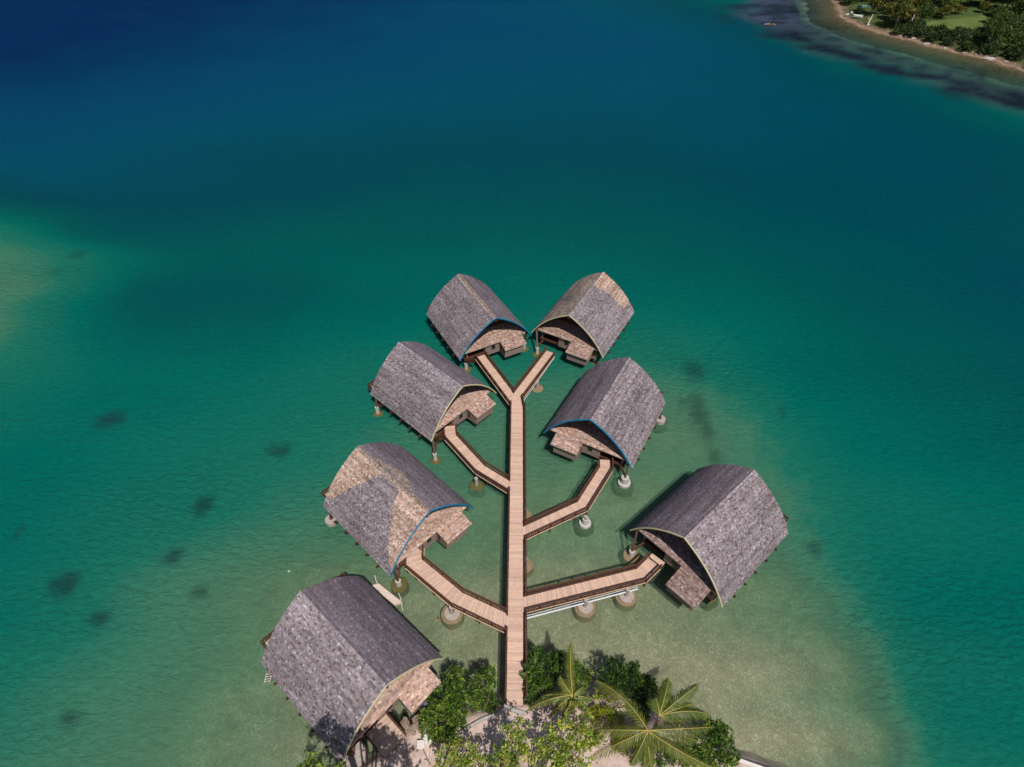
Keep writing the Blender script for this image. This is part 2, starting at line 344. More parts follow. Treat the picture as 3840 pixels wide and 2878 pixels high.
    tr = N('ShaderNodeBsdfTransparent'); tv = N('ShaderNodeValToRGB'); te = tv.color_ramp.elements; te[0].position = .02; te[0].color = (.93,.98,.93,1); te[1].position = .5; te[1].color = (.02,.6,.5,1)
    for p, c in ((.1,(.84,.95,.85)),(.2,(.68,.94,.79)),(.3,(.36,.86,.68)),(.4,(.08,.7,.55))): k = te.new(p); k.color = (*c,1)
    L(at_.outputs['Fac'], tv.inputs[0]); L(tv.outputs[0], tr.inputs['Color'])
    op = N('ShaderNodeValToRGB'); oe = op.color_ramp.elements; oe[0].position = .03; oe[0].color = (.14,.14,.14,1); oe[1].position = .5; oe[1].color = (1,1,1,1)
    for p, c in ((.2,.42),(.32,.82)): k = oe.new(p); k.color = (c,c,c,1)
    L(at_.outputs['Fac'], op.inputs[0])
    m1 = N('ShaderNodeMixShader'); L(op.outputs[0], m1.inputs[0]); L(tr.outputs[0], m1.inputs[1]); L(dif.outputs[0], m1.inputs[2])
    gl = N('ShaderNodeBsdfGlossy'); gl.inputs['Roughness'].default_value = .12; L(bp.outputs[0], gl.inputs['Normal'])
    fr = N('ShaderNodeFresnel'); fr.inputs['IOR'].default_value = 1.33; L(bp.outputs[0], fr.inputs['Normal'])
    m2 = N('ShaderNodeMixShader'); fm_ = N('ShaderNodeMath'); fm_.operation = 'MULTIPLY'; fm_.inputs[1].default_value = .07; L(fr.outputs[0], fm_.inputs[0]); L(fm_.outputs[0], m2.inputs[0]); L(m1.outputs[0], m2.inputs[1]); L(gl.outputs[0], m2.inputs[2])
    L(m2.outputs[0], out.inputs['Surface']); return m
def seabed_material():
    m, nt, out = mat('sandy_seabed'); N = nt.nodes.new; L = nt.links.new
    tc = N('ShaderNodeTexCoord'); aw = N('ShaderNodeAttribute'); aw.attribute_name = 'weed'
    n1 = N('ShaderNodeTexNoise'); n1.inputs['Scale'].default_value = .22; n1.inputs['Detail'].default_value = 7; n1.inputs['Roughness'].default_value = .7; L(tc.outputs['Object'], n1.inputs['Vector'])
    cr = N('ShaderNodeValToRGB'); e = cr.color_ramp.elements; e[0].position = .3; e[0].color = (.23,.21,.135,1); e[1].position = .7; e[1].color = (.42,.36,.26,1); L(n1.outputs['Fac'], cr.inputs[0])
    # caustic light painted into the sand colour: a net of paler winding lines
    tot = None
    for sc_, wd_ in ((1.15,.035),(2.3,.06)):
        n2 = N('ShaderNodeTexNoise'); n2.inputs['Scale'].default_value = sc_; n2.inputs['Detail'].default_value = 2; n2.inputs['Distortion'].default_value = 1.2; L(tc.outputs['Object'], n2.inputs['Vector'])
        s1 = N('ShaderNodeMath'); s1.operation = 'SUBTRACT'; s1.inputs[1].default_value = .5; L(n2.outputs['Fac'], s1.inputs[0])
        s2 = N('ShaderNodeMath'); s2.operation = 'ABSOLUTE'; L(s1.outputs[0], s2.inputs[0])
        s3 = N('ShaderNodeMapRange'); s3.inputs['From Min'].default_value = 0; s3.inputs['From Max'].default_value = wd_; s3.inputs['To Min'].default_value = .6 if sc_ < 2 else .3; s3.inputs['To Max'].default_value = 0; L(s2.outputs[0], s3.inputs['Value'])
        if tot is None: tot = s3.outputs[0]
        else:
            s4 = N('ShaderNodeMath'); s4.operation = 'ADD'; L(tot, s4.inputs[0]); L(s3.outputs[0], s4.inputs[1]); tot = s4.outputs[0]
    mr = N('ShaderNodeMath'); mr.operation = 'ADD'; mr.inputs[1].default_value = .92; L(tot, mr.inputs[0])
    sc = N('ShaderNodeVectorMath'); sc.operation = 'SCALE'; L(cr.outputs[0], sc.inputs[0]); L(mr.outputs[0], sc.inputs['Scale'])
    mx = N('ShaderNodeMix'); mx.data_type = 'RGBA'; mx.inputs[7].default_value = (.02,.025,.015,1); L(aw.outputs['Fac'], mx.inputs[0]); L(sc.outputs[0], mx.inputs[6])
    b = N('ShaderNodeBsdfPrincipled'); b.inputs['Roughness'].default_value = 1; b.inputs['Specular IOR Level'].default_value = 0; L(mx.outputs[2], b.inputs['Base Color'])
    L(b.outputs[0], out.inputs['Surface']); return m
water = sheet('water', X, Y, np.zeros_like(X), water_material(), dict(depth=Tq, weed=weed, reef=reef, silt=silt)); tag(water, kind='structure')
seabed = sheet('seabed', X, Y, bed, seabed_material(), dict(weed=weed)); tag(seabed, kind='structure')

# ---------------------------------------------------------------- near land
LAND = [(-90,-25),(-45,0),(-30,9),(-22,14),(-17.5,18.3),(-15.65,19.6),(-14.4,20.2),(-12.55,21.95),(-12.1,23.0),(-10.7,24.0),(-8.7,24.0),(-6,24.2),(-3.3,24.6),(-2.2,25.2),(-.7,25.6),(3,25.6),(5.3,26.2),(9.25,26.6),(13.5,26.6),(16.6,26),(20.4,23.7),(23.9,20.5),(25.3,19.9),(26.8,19.45),(32.2,17.6),(50,9),(90,-20)]
LXs = [p[0] for p in LAND]; LYs = [p[1] for p in LAND]
def land_z(x, y):
    d = np.interp(x, LXs, LYs)-y + .25*NZf(x, y)
    top = 2.06+.10*NZf(x*.5, y*.5)
    return np.where(d > 0, top, np.maximum(top+d*1.25, -14.0))
def NZf(x, y):
    return np.vectorize(lambda a, b: fbm(a, b, .6, 3, 1.7))(x, y)
gx, gy = np.meshgrid(np.linspace(-88, 88, 350), np.linspace(-80, 44, 270))
gz = land_z(gx, gy)
g = sheet('ground', gx, gy, gz, M['sand'], {}); tag(g, kind='structure')

# ---------------------------------------------------------------- bungalows
HW, HH, HL, HB = 7.813, 7.346, 8.24, .897
def arc(t, off=0.0):
    """right half of the roof outline, t = 0 at the eave, 1 at the ridge; off pushes it outwards"""
    x = HW*(1-t); z = HH*t; q = math.hypot(HH, HW); nx, nz = HH/q, HW/q; k = 4*t*(1-t)*HB
    dx = -HW+nx*4*(1-2*t)*HB; dz = HH+nz*4*(1-2*t)*HB; l = math.hypot(dx, dz); ox, oz = dz/l, -dx/l
    return x+nx*k+ox*off, z+nz*k+oz*off
TS = [i/400 for i in range(401)]; AL = [0.0]
for a, b in zip(TS[:-1], TS[1:]):
    p, q = arc(a), arc(b); AL.append(AL[-1]+math.hypot(q[0]-p[0], q[1]-p[1]))
def t_of(s): return float(np.interp(s, AL, TS))
def arc_x(z):       # inner half width at height z
    zs = [arc(t, -.2)[1] for t in TS]; return float(np.interp(z, zs, [arc(t, -.2)[0] for t in TS]))

def shingle_col(kind, rnd, lum=1.0):
    k = rnd.random()
    if kind == 'grey':
        b = (.262,.213,.226)
        if k < .13: b = (.145,.110,.118)
        elif k < .22: b = (.385,.34,.355)
        elif k < .36: b = (.26,.210,.210)
        elif k < .46: b = (.28,.265,.30)
    elif kind == 'dark':  # grey shingles darkened: shade painted into the colour
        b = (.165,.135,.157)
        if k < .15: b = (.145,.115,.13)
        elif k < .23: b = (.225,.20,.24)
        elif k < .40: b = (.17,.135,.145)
    elif kind == 'tan':
        b = (.50,.345,.275)
        if k < .2: b = (.34,.21,.15)
        elif k < .35: b = (.58,.46,.39)
        elif k < .40: b = (.33,.24,.21)
    elif kind == 'brown':
        b = (.255,.190,.155)
        if k < .2: b = (.17,.115,.09)
        elif k < .35: b = (.34,.28,.24)
        elif k < .5: b = (.22,.20,.20)
    elif kind == 'skirt':
        b = (.46,.30,.235)
        if k < .14: b = (.34,.20,.15)
        elif k < .30: b = (.53,.40,.345)
        elif k < .42: b = (.41,.30,.265)
    else:          # 'skirtgrey'
        b = (.30,.205,.185)
        if k < .18: b = (.20,.12,.10)
        elif k < .32: b = (.38,.30,.29)
    j = lum*(.76+.48*rnd.random()); return (b[0]*j, b[1]*j, b[2]*j)

def zone(name, side, u, t, n):
    """which shingles were replaced, and which slope has shade painted in: side -1/+1, u = 0 front .. 1 back, t = 0 eave .. 1 ridge"""
    j = .03*n
    if name == 'L3':
        if side < 0:
            if t > .955: return 'tan'
            if t > .17+j and u > .985-.34*(t-.17)/.83-.06+j+ (.12 if t < .3 else 0)*0: return 'tan'
            if t > .1 and u < .06+.33*max(0,t-.1)/.9+j: return 'tan'
            if t > .55 and u > .60+j-.0*(t) and u > 1.35-t*.72: return 'tan'
        else:
            if t > .95: return 'brown'
            if t > .77+j+.6*abs(u-.52) : return 'brown'
    if name == 'R1':
        if side > 0 and t > .24+j and u > .70+.15*(1-t)+j: return 'tan'
        if side < 0:
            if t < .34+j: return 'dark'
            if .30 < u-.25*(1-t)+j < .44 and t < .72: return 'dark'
            return 'brown'
    if name == 'L1':
        if side < 0 and t > .945: return 'tan'
        if side > 0 and t > .95: return 'brown'
    if name == 'R3' and side < 0 and t > .955 and u > .3: return 'brown'
    return 'grey' if side < 0 and name[0] == 'L' else ('grey' if side > 0 and name[0] == 'R' else 'dark')  # slope turned from the sun takes the painted-shade kind

def shingled_plane(mb, P, rnd, nrow, ncol_w, u0, u1, v0, v1, colfn, pitch=.26):
    """rows of overlapping shingles; P(u, v) gives point and normal; v runs up the slope"""
    rows = max(1, int(round((v1-v0)/pitch))); pv = (v1-v0)/rows
    for i in range(rows):
        va = v0+i*pv; vb = min(va+pv*1.15, v1); a, b = (u0(va), u1(va)) if callable(u0) else (u0, u1)
        if b-a < .1: continue
        x = a-rnd.random()*.2; rl = .83+.34*rnd.random()
        while x < b:
            wd = ncol_w*(.7+.6*rnd.random()); xa = max(x+.012, a); xb = min(x+wd-.012, b); x += wd
            if xb-xa < .03: continue
            lift = .06+.03*rnd.random()
            dv = (rnd.random()-.5)*.05
            c = tuple(q*rl for q in colfn((xa+xb)/2, va))
            (p1, n1), (p2, n2) = P(xa, va+dv), P(xb, va+dv); (p3, n3), (p4, n4) = P(xb, vb), P(xa, vb)
            q1 = p1+n1*lift; q2 = p2+n2*lift; q3 = p3+n3*.012; q4 = p4+n4*.012
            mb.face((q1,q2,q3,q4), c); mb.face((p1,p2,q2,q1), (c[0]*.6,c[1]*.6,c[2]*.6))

HOUSES = {  # x, y, heading, scale, fascia, mirror box side, deep box
 'L1': (-6.98,97.18,-61.4,1.0,'blue',1,0), 'R1': (14.69,98.02,-119.2,.993,'cream',1,.35), 'L2': (-14.19,77.36,-42.8,.995,'cream',1,.1),
 'R2': (16.31,71.52,-118.8,1.0085,'blue',-1,0), 'L3': (-17.19,53.06,-44.2,1.002,'blue',1,0), 'R3': (28.88,48.84,-137.8,1.011,'cream',1,1.0), 'L4': (-19.81,30.33,-42.0,.991,'cream',1,0)}
HLAB = {
 'L1': 'bungalow with blue arched eave where the left arm of the fork ends',
 'R1': 'bungalow with cream arched eave and patchy tan roof at the end of the right fork',
 'L2': 'grey shingled bungalow with cream arched eave, second from the far end, left of boardwalk',
 'R2': 'grey shingled bungalow with blue arched eave, middle one on the right of the boardwalk',
 'L3': 'bungalow with blue arched eave and big tan patches on its grey roof',
 'R3': 'grey shingled bungalow with cream arched eave at the end of the lowest right branch',
 'L4': 'grey shingled bungalow beside the shore with tree shadow on its front corner'}
house_root = {}
def build_house(key):
    hx, hy, th, sc, fcol, mir, deep = HOUSES[key]
    rnd = random.Random(hash(key) % 1000 if False else sum(ord(c)*7 for c in key))
    root = empty('bungalow', (hx, hy, 0), R(th)-math.pi/2)
    tag(root, HLAB[key], 'bungalow', 'thatched bungalows along the boardwalk'.replace('thatched', 'shingle roofed'))
    house_root[key] = root
    Z0 = ZW
    def T(x, y, z): return Vector((-x*sc, y*sc, Z0+z*sc))          # x to the right as seen facing the front
    def TM(x, y, z): return T(x*mir, y, z)
    # ---- roof shell (curved slab) with its shingles, ridge caps
    rf = MB(); n = 26; ys = (-HL, HL)
    for side in (-1, 1):
        for i in range(n):
            a, b = i/n, (i+1)/n
            for off, m in ((0,0),(-.16,1)):
                (xa,za),(xb,zb) = arc(a,off), arc(b,off)
                if i == n-1: xb = 0
                rf.face([T(side*xa,ys[0],za),T(side*xb,ys[0],zb),T(side*xb,ys[1],zb),T(side*xa,ys[1],za)], (.2,.18,.18), m)
            (xa,za),(xb,zb) = arc(a), arc(b); (xc,zc),(xd,zd) = arc(a,-.16), arc(b,-.16)
            if i == n-1: xb = xd = 0
            for y in ys: rf.face([T(side*xa,y,za),T(side*xb,y,zb),T(side*xd,y,zd),T(side*xc,y,zc)], (.25,.2,.17), 1)
        (xa,za),(xc,zc) = arc(0), arc(0,-.16)
        rf.face([T(side*xa,ys[0],za),T(side*xa,ys[1],za),T(side*xc,ys[1],zc),T(side*xc,ys[0],zc)], (.25,.2,.17), 1)
        def P(u, v, side=side):
            t = t_of(v); x, z = arc(t); x2, z2 = arc(t, 1.0)
            p = T(side*x, HL-u, z); nn = (T(side*x2, HL-u, z2)-p).normalized(); return p, nn
        def cf(u, v, side=side):
            uu = u/(2*HL); t = t_of(v)
            nn = fbm(u+side*40, v+ord(key[1])*9, .55, 3, 2.0)
            big = fbm(u*.35+side*9, v*.9+ord(key[1])*5, .33, 3, 7.7)
            st = fbm(u*.16+side*5+ord(key[1]), v*1.7, 1.0, 3, 11.3)
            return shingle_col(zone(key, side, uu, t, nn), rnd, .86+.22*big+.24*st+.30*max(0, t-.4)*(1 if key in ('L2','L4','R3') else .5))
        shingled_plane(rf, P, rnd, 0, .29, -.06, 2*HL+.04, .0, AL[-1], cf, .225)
    # ridge caps
    y = -HL
    while y < HL:
        wd = .26; 
        for side in (-1, 1):
            c = shingle_col('brown' if key in ('L1','L3') else zone(key, side, (HL-y)/(2*HL), .9, 0), rnd)
            x1, z1 = arc(.972); up = .04+.02*rnd.random()
            rf.face([T(0,y,HH+.12+up),T(0,y+wd*1.1,HH+.10),T(side*x1,y+wd*1.1,z1+.07),T(side*x1,y,z1+.07+up)], c)
        y += wd
    roof = rf.build('roof', [M['shingle'], M['soffit']], root)
    # ---- fascia along the front arch
    fm = MB(); pts = []
    for side in (-1, 1):
        N_ = 20
        for i in range(N_):
            a, b = i/N_, (i+1)/N_
            (xa,za),(xb,zb) = arc(a,.09), arc(b,.09); (xc,zc),(xd,zd) = arc(a,-.09), arc(b,-.09)
            if i == N_-1: xb = xd = 0; zb = HH+.13; zd = HH-.13
            y0, y1 = HL+.0, HL+.13
            A = [T(side*xa,y1,za),T(side*xb,y1,zb),T(side*xd,y1,zd),T(side*xc,y1,zc)]
            B = [T(side*xa,y0,za),T(side*xb,y0,zb),T(side*xd,y0,zd),T(side*xc,y0,zc)]
            fm.face(A); fm.face([A[0],A[1],B[1],B[0]]); fm.face([A[2],A[3],B[3],B[2]])
            if i == 0: fm.face([A[0],A[3],B[3],B[0]])
    fm.build('fascia', M[fcol], roof)
    # ---- battens: their ends show under the arch
    for side in (-1, 1):
        for i in range(1, 11):
            t = i/11.0; x, z = arc(t, -.27); m = MB()
            m.bar(T(side*x, HL-.15, z), T(side*x, 2.6, z), .15, .2); m.build('batten', M['brown'], roof)
    m = MB(); m.bar(T(0, HL+.05, HH-.62), T(0, -HL+.3, HH-.62), .3, .38); m.build('ridge_beam', M['brown'], roof)
    # ---- gable walls
    for yy, nm in ((4.3, 'gable_wall'), (-6.6, 'gable_wall')):
        g_ = MB(); N_ = 20; prev = None
        for side in (-1, 1):
            for i in range(N_):
                a, b = .03+.95*i/N_, .03+.95*(i+1)/N_
                (xa,za),(xb,zb) = arc(a,-.2), arc(b,-.2)
                g_.face([T(0,yy,max(za,.0)),T(side*xa,yy,za),T(side*xb,yy,zb),T(0,yy,max(zb,.0))])
        g_.build(nm, M['soffit'], root)
    # ---- skirt roof with the bath annex roof on the same slope
    sk = MB(); slope = .285; yE, zE = 8.0, 1.12
    def skz(y): return zE+(yE-y)*slope
    yB = 10.3+deep; bx0, bx1 = .88, 5.6
    dzr = -.16
    def plate(x0, x1, y0, y1):
        A = [TM(x0,y0,skz(y0)),TM(x1,y0,skz(y0)),TM(x1,y1,skz(y1)),TM(x0,y1,skz(y1))]
        B = [TM(x0,y0,skz(y0)+dzr),TM(x1,y0,skz(y0)+dzr),TM(x1,y1,skz(y1)+dzr),TM(x0,y1,skz(y1)+dzr)]
        sk.face(A, (.3,.22,.18)); sk.face(B, (.2,.1,.07), 1)
        for i in range(4):
            j = (i+1) % 4; sk.face([A[i],A[j],B[j],B[i]], (.5,.42,.36), 2)
    def lim(y): return min(6.75, arc_x(skz(y)+.15)-.12) if y < 7.9 else 6.75
    yy = yE
    while yy > 4.31:
        y1 = max(4.3, yy-.4); q_ = lim(y1) if yy < 7.9 else 6.6; plate(-q_, q_, yy, y1); yy = y1
    plate(bx0, bx1, yB, yE+.004)
    nS = (TM(0,0,1)-TM(0,0,0)).normalized(); nS = Vector((nS.x, nS.y+slope, nS.z)).normalized()
    kd = 'skirtgrey' if key in ('R3',) else 'skirt'
    lum = {'R1':.80,'R2':.92,'L1':.92}.get(key, 1.0)
    L_ = math.hypot(1, slope)
    def PS(u, v): y = yB-v/L_; return TM(u, y, skz(y)+.004), nS
    def cS(u, v):
        k = kd
        if yB-v/L_ > yE-.2 and key in ('R1','R2','L1','L2') and rnd.random() < .5: k = 'skirtgrey' if rnd.random() < .3 else kd
        extra = 1.14 if yB-v/L_ > yE-.3 and key != 'R3' else 1.0
        return shingle_col(k, rnd, lum*extra*(1+.12*fbm(u, v, .5, 3, ord(key[1]))))
    vE = (yB-yE)*L_; vT = (yB-4.35)*L_
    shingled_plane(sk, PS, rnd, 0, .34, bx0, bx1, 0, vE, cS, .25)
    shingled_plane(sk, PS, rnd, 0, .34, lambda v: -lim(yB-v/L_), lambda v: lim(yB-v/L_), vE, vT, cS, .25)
    sk.build('porch_roof', [M['shingle'], M['soffit'], M['trim']], root)
    # ---- walls
    ZB = -1.72
    def wallbox(x0, x1, y0, y1, z0, z1, nm='wall', mt='wall', par=root):
        m = MB(); c = TM((x0+x1)/2, (y0+y1)/2, (z0+z1)/2); m.box(c, (abs(x1-x0)*sc, abs(y1-y0)*sc, (z1-z0)*sc)); return m.build(nm, M[mt], par)
    wallbox(-2.05, 6.2, 7.3, 7.55, ZB, 1.05)                       # front wall right of the entrance
    def splitbox(y0, y1, x0, x1, z0, zt0, zt1, nm):
        """a box whose top follows the porch slope from zt0 (y0) to zt1 (y1)"""
        m = MB(); a = [TM(x0,y0,z0),TM(x1,y0,z0),TM(x1,y1,z0),TM(x0,y1,z0),TM(x0,y0,zt0),TM(x1,y0,zt0),TM(x1,y1,zt1),TM(x0,y1,zt1)]
        m.raw(a, [(0,3,2,1),(4,5,6,7),(0,1,5,4),(1,2,6,5),(2,3,7,6),(3,0,4,7)]); return m.build(nm, M['wall'], root)
    splitbox(7.56, yB-.45, 1.02, 5.2, ZB, skz(7.56)+dzr-.01, skz(yB-.45)+dzr-.01, 'bath_annex')
    wallbox(-6.0, -5.75, -6.4, 7.3, ZB, .55); wallbox(5.95, 6.2, -6.4, 7.28, ZB, .55)
    wallbox(-2.05, -1.8, 4.4, 7.28, ZB, 1.6); wallbox(-5.74, -2.06, 4.42, 4.6, ZB, 2.0, 'porch_wall', 'brown')
    m = MB(); m.box(TM(-3.3, 4.68, -.15), (1.1*sc, .1, 2.0*sc)); d_ = m.build('door', M['frame'], root)
    m = MB(); m.box(TM(-2.9, 4.76, -.2), (.06, .1, .3)); m.build('handle', M['trim'], d_)
    # windows
    def window(c, sx, sy, sz):
        m = MB(); m.box(TM(*c), (sx*sc, sy*sc, sz*sc)); w_ = m.build('window', M['frame'], root)
        m = MB(); e = .03; m.box(TM(*c), ((sx-.16 if sx > sy else sx+e)*sc, (sy-.16 if sy > sx else sy+e)*sc, (sz-.18)*sc)); m.build('pane', M['glass'], w_)
    window((-.35, 7.58, -.1), .75, .10, 1.0)
    window((1.00, 8.25, -.3), .10, .35, 1.3)
    window((5.22, 9.2, -.35), .10, .7, .9)
    window((5.75 if False else 5.6, 7.58, -.4), .5, .10, .9)
    # floor and back terrace
    m = MB(); m.box(T(0, .4, -1.45), (12.6*sc, 13.9*sc, .4)); m.build('floor_slab', M['brown'], root)
    m = MB()
    xx = -6.5
    while xx < 6.5:
        c = .52*(.85+.3*rnd.random()); m.box(T(xx+.09, -8.8, -1.22), (.165*sc, 4.2*sc, .06), 0, (c,c*.76,c*.60)); xx += .18
    terr = m.build('terrace', M['deck'], root)
    tr = MB(); corners = [(-6.5,-6.9),(-6.5,-10.85),(6.5,-10.85),(6.5,-6.9)]
    for (xa,ya),(xb,yb) in zip(corners[:-1], corners[1:]):
        for zz, hh in ((-.2,.09),(-.42,.06),(-1.05,.06)): tr.bar(T(xa,ya,zz), T(xb,yb,zz), .14, hh)
        k = int(math.hypot(xb-xa, yb-ya)/.33)
        for i in range(k+1):
            f = i/k; x_, y_ = xa+(xb-xa)*f, ya+(yb-ya)*f
            tr.bar(T(x_,y_,-1.2), T(x_,y_,-.2), .08 if i % 6 else .14, .08 if i % 6 else .14)
    tr.build('terrace_railing', M['brown'], root)
    # cross beams whose ends stick out below the eaves
    for yy in (-5.2, -2.6, .1, 2.7, 5.3):
        m = MB(); m.bar(T(-8.15,yy,-.75), T(-5.9,yy,-1.5), .26, .26); m.bar(T(-5.9,yy,-1.72), T(5.9,yy,-1.72), .24, .24); m.bar(T(5.9,yy,-1.5), T(8.15,yy,-.75), .26, .26)
        m.build('outrigger_beam', M['brown'], root)
    return root, T, TM, sc
for k in HOUSES: build_house(k)
def local(key, x, y, z, mir=False):
    hx, hy, th, sc, *_r = HOUSES[key]; f = Vector((math.cos(R(th)), math.sin(R(th)))); r = Vector((-f.y, f.x))
    p = Vector((hx, hy))+(r*x+f*y)*sc; return Vector((p.x, p.y, z))
def into(key, p):
    return house_root[key].matrix_basis.inverted() @ Vector(p)

# ---- piles under the bungalows (parts of them)
def pile(parent_key, wp, style):
    root = house_root[parent_key]; c = into(parent_key, (wp[0], wp[1], 0)); rn = wp[0]*3.1
    def lp(m, prof, mt, nm, par, jit=0.0): 
        b = MB(); b.lathe((c.x, c.y, 0), prof, 30, jit=jit, seed=rn); return b.build(nm, M[mt], par)
    if style == 'tall':         # slim white column on an algae covered foot
        col = lp(None, [(.36,-.6),(.35,1.7)], 'white', 'pile', root)
        lp(None, [(1.35,-1.4),(1.15,-.3),(.9,.05),(.42,.16)], 'moss', 'pile_foot', col, .22)
        top = 1.7
    elif style == 'wide':
        col = lp(None, [(.66,-.2),(.64,1.6)], 'white', 'pile', root)
        lp(None, [(1.05,-.5),(1.05,.42),(1.0,.46),(.6,.47)], 'white', 'pile_cap', col, .03)
        lp(None, [(1.75,-1.5),(1.6,-.42),(1.5,-.30),(1.0,-.29)], 'moss', 'pile_foot', col, .06)
        top = 1.6
    elif style == 'brown':
        col = lp(None, [(.42,-.2),(.41,1.35)], 'white', 'pile', root)
        lp(None, [(1.28,-1.2),(1.18,.12),(1.08,.2),(.4,.22)], 'brownstone' if parent_key == 'R3' else 'moss', 'pile_foot', col, .08)
        top = 1.35
    elif style == 'stub':
        col = lp(None, [(.95,-.8),(.95,.7),(.9,.74)], 'concrete', 'pile', root, .03)
        lp(None, [(1.5,-1.5),(1.4,-.15),(1.0,-.1)], 'moss', 'pile_foot', col, .12)
        top = .74
    else:
        col = lp(None, [(1.45,-.9),(1.45,1.1),(1.38,1.18)], 'concrete', 'pile', root, .02); top = 1.18
    return top
def strut(key, wp, top, tgt, w_=.3):
    m = MB(); a = into(key, (wp[0], wp[1], top-.05)); b = into(key, tgt); m.bar(a, b, w_, w_); m.build('post', M['brown'], house_root[key])
def house_pile(key, wp, style, side, front=True):
    top = pile(key, wp, style); sy = 7.7 if front else -7.7
    strut(key, wp, top, local(key, side*7.0, sy, ZW+.75))
    strut(key, wp, top, local(key, side*5.6, sy-(.6 if front else -.6), ZW-1.7), .26)
house_pile('R2', (18.38,60.14), 'wide', 1)
house_pile('R2', (26.6,73.9), 'stub', 1, False)
house_pile('L2', (-12.95,64.9), 'tall', -1)
house_pile('L2', (-24.4,75.7), 'tall', -1, False)
p = local('L1', -6.35, 7.5, 0); house_pile('L1', (p.x,p.y), 'tall', -1)
p = local('L1', 6.6, 7.5, 0); house_pile('L1', (p.x,p.y), 'tall', 1)
house_pile('R1', (5.05,92.2), 'tall', -1)
house_pile('L3', (-16.05,42.2), 'brown', -1)
house_pile('L3', (-27.9,52.73), 'stub', -1, False)
house_pile('R3', (17.66,46.95), 'brown', -1)
p = local('L4', -6.2, 7.7, 0); house_pile('L4', (p.x,p.y), 'big', -1)
for key in HOUSES:
    for sx in (-1, 1):
        for sy in (1, -1):
            done = {('R2',1,1),('R2',1,-1),('L2',-1,1),('L2',-1,-1),('L1',-1,1),('L1',1,1),('R1',-1,1),('L3',-1,1),('L3',-1,-1),('R3',-1,1),('L4',-1,1)}
            if (key, sx, sy) in done: continue
            p = local(key, sx*5.4, sy*6.2, 0); house_pile(key, (p.x, p.y), 'tall', sx, sy > 0)
# mossy footings along the left side of L2
p = (-20.4,72.1)
m = MB(); c = into('L2', (p[0],p[1],0)); m.lathe((c.x,c.y,0), [(.9,-1.4),(.7,-.35),(.3,-.15)], 20, jit=.3, seed=4); m.build('pile_foot', M['moss'], house_root['L2'])

# ---------------------------------------------------------------- boardwalk
DZ = ZW-1.2       # deck height, 2.3 above the water
def planks(mb, path, width, rnd, pitch=.205, base=(.655,.445,.34)):
    """planks laid across a polyline"""
    for (a, b) in zip(path[:-1], path[1:]):
        a = Vector(a); b = Vector(b); L_ = (b-a).length; d = (b-a)/L_; n = Vector((-d.y, d.x)); k = max(1, int(L_/pitch))
        block = 0; bt = 1.0
        for i in range(k):
            if i % 22 == 0: bt = .94+.12*rnd.random()
            s0 = L_*i/k+.008; s1 = L_*(i+1)/k-.008; j = bt*(.86+.26*rnd.random()); c = (base[0]*j, base[1]*j*(.98+.04*rnd.random()), base[2]*j)
            e = (rnd.random()-.5)*.03
            w0 = width/2+e; w1 = width/2-e
            vs = [a+d*s0-n*w0, a+d*s1-n*w0, a+d*s1+n*w1, a+d*s0+n*w1]
            top = [(v.x, v.y, DZ) for v in vs]; bot = [(v.x, v.y, DZ-.05) for v in vs]
            mb.face(top, c); c2 = tuple(q*.5 for q in c)
            for q in range(4): mb.face([top[q], bot[q], bot[(q+1)%4], top[(q+1)%4]], c2)
def offset_path(path, off):
    P = [Vector(p) for p in path]; out = []
    for i, p in enumerate(P):
        if i == 0: d0 = d1 = (P[1]-P[0]).normalized()
        elif i == len(P)-1: d0 = d1 = (P[-1]-P[-2]).normalized()
        else: d0 = (P[i]-P[i-1]).normalized(); d1 = (P[i+1]-P[i]).normalized()
        n0 = Vector((-d0.y, d0.x)); n1 = Vector((-d1.y, d1.x)); n = (n0+n1).normalized(); out.append(p+n*(off/max(.4, n.dot(n0))))
    return out
def railing(root, pts, out_n, lean=.10, brace=True, ledge=True):
    """one run of railing along pts (2-D), leaning out; a post every two units"""
    pts = [Vector(p) for p in pts]
    for a, b in zip(pts[:-1], pts[1:]):
        L_ = (b-a).length
        if L_ < .3: continue
        d = (b-a)/L_; o = Vector((-d.y, d.x))*out_n
        r = MB()
        def Q(s, h, extra=0.0): p = a+d*s+o*(lean*h+extra+.06); return (p.x, p.y, DZ+h)
        r.bar(Q(0,1.05), Q(L_,1.05), .20, .07); r.bar(Q(0,.80), Q(L_,.80), .06, .10); r.bar(Q(0,.16), Q(L_,.16), .06, .10)
        r.bar(Q(0,-.16,.03), Q(L_,-.16,.03), .07, .28)
        k = int(L_/.34)
        for i in range(k+1):
            s = L_*i/max(k,1); r.bar(Q(s,.14), Q(s,.82), .11, .05)
        r.build('railing', M['brown'], root)
        if ledge:
            l = MB(); l.bar(Q(.05,-.06,.16), Q(L_-.05,-.06,.16), .10, .035)
            l.build('ledge', M['ledge'], root)
        n = max(1, int(round(L_/2.0)))
        for i in range(n+1):
            s = L_*i/n; p_ = MB(); low = -1.6 if i % 2 == 0 else -.75
            p_.bar(Q(s,low), Q(s,1.08), .17, .17)
            if brace and i % 2 == 0:
                q = a+d*s-o*.8; e = Q(s,-1.5); p_.bar(e, (q.x, q.y, DZ-.45), .13, .13)
            p_.build('post', M['brown'], root)
def stringers(root, path, width):
    m = MB()
    for off in (-width/2+.2, 0, width/2-.2):
        for a, b in zip(offset_path(path, off)[:-1], offset_path(path, off)[1:]): m.bar((a.x,a.y,DZ-.2), (b.x,b.y,DZ-.2), .16, .26)
    m.build('joists', M['brown'], root)
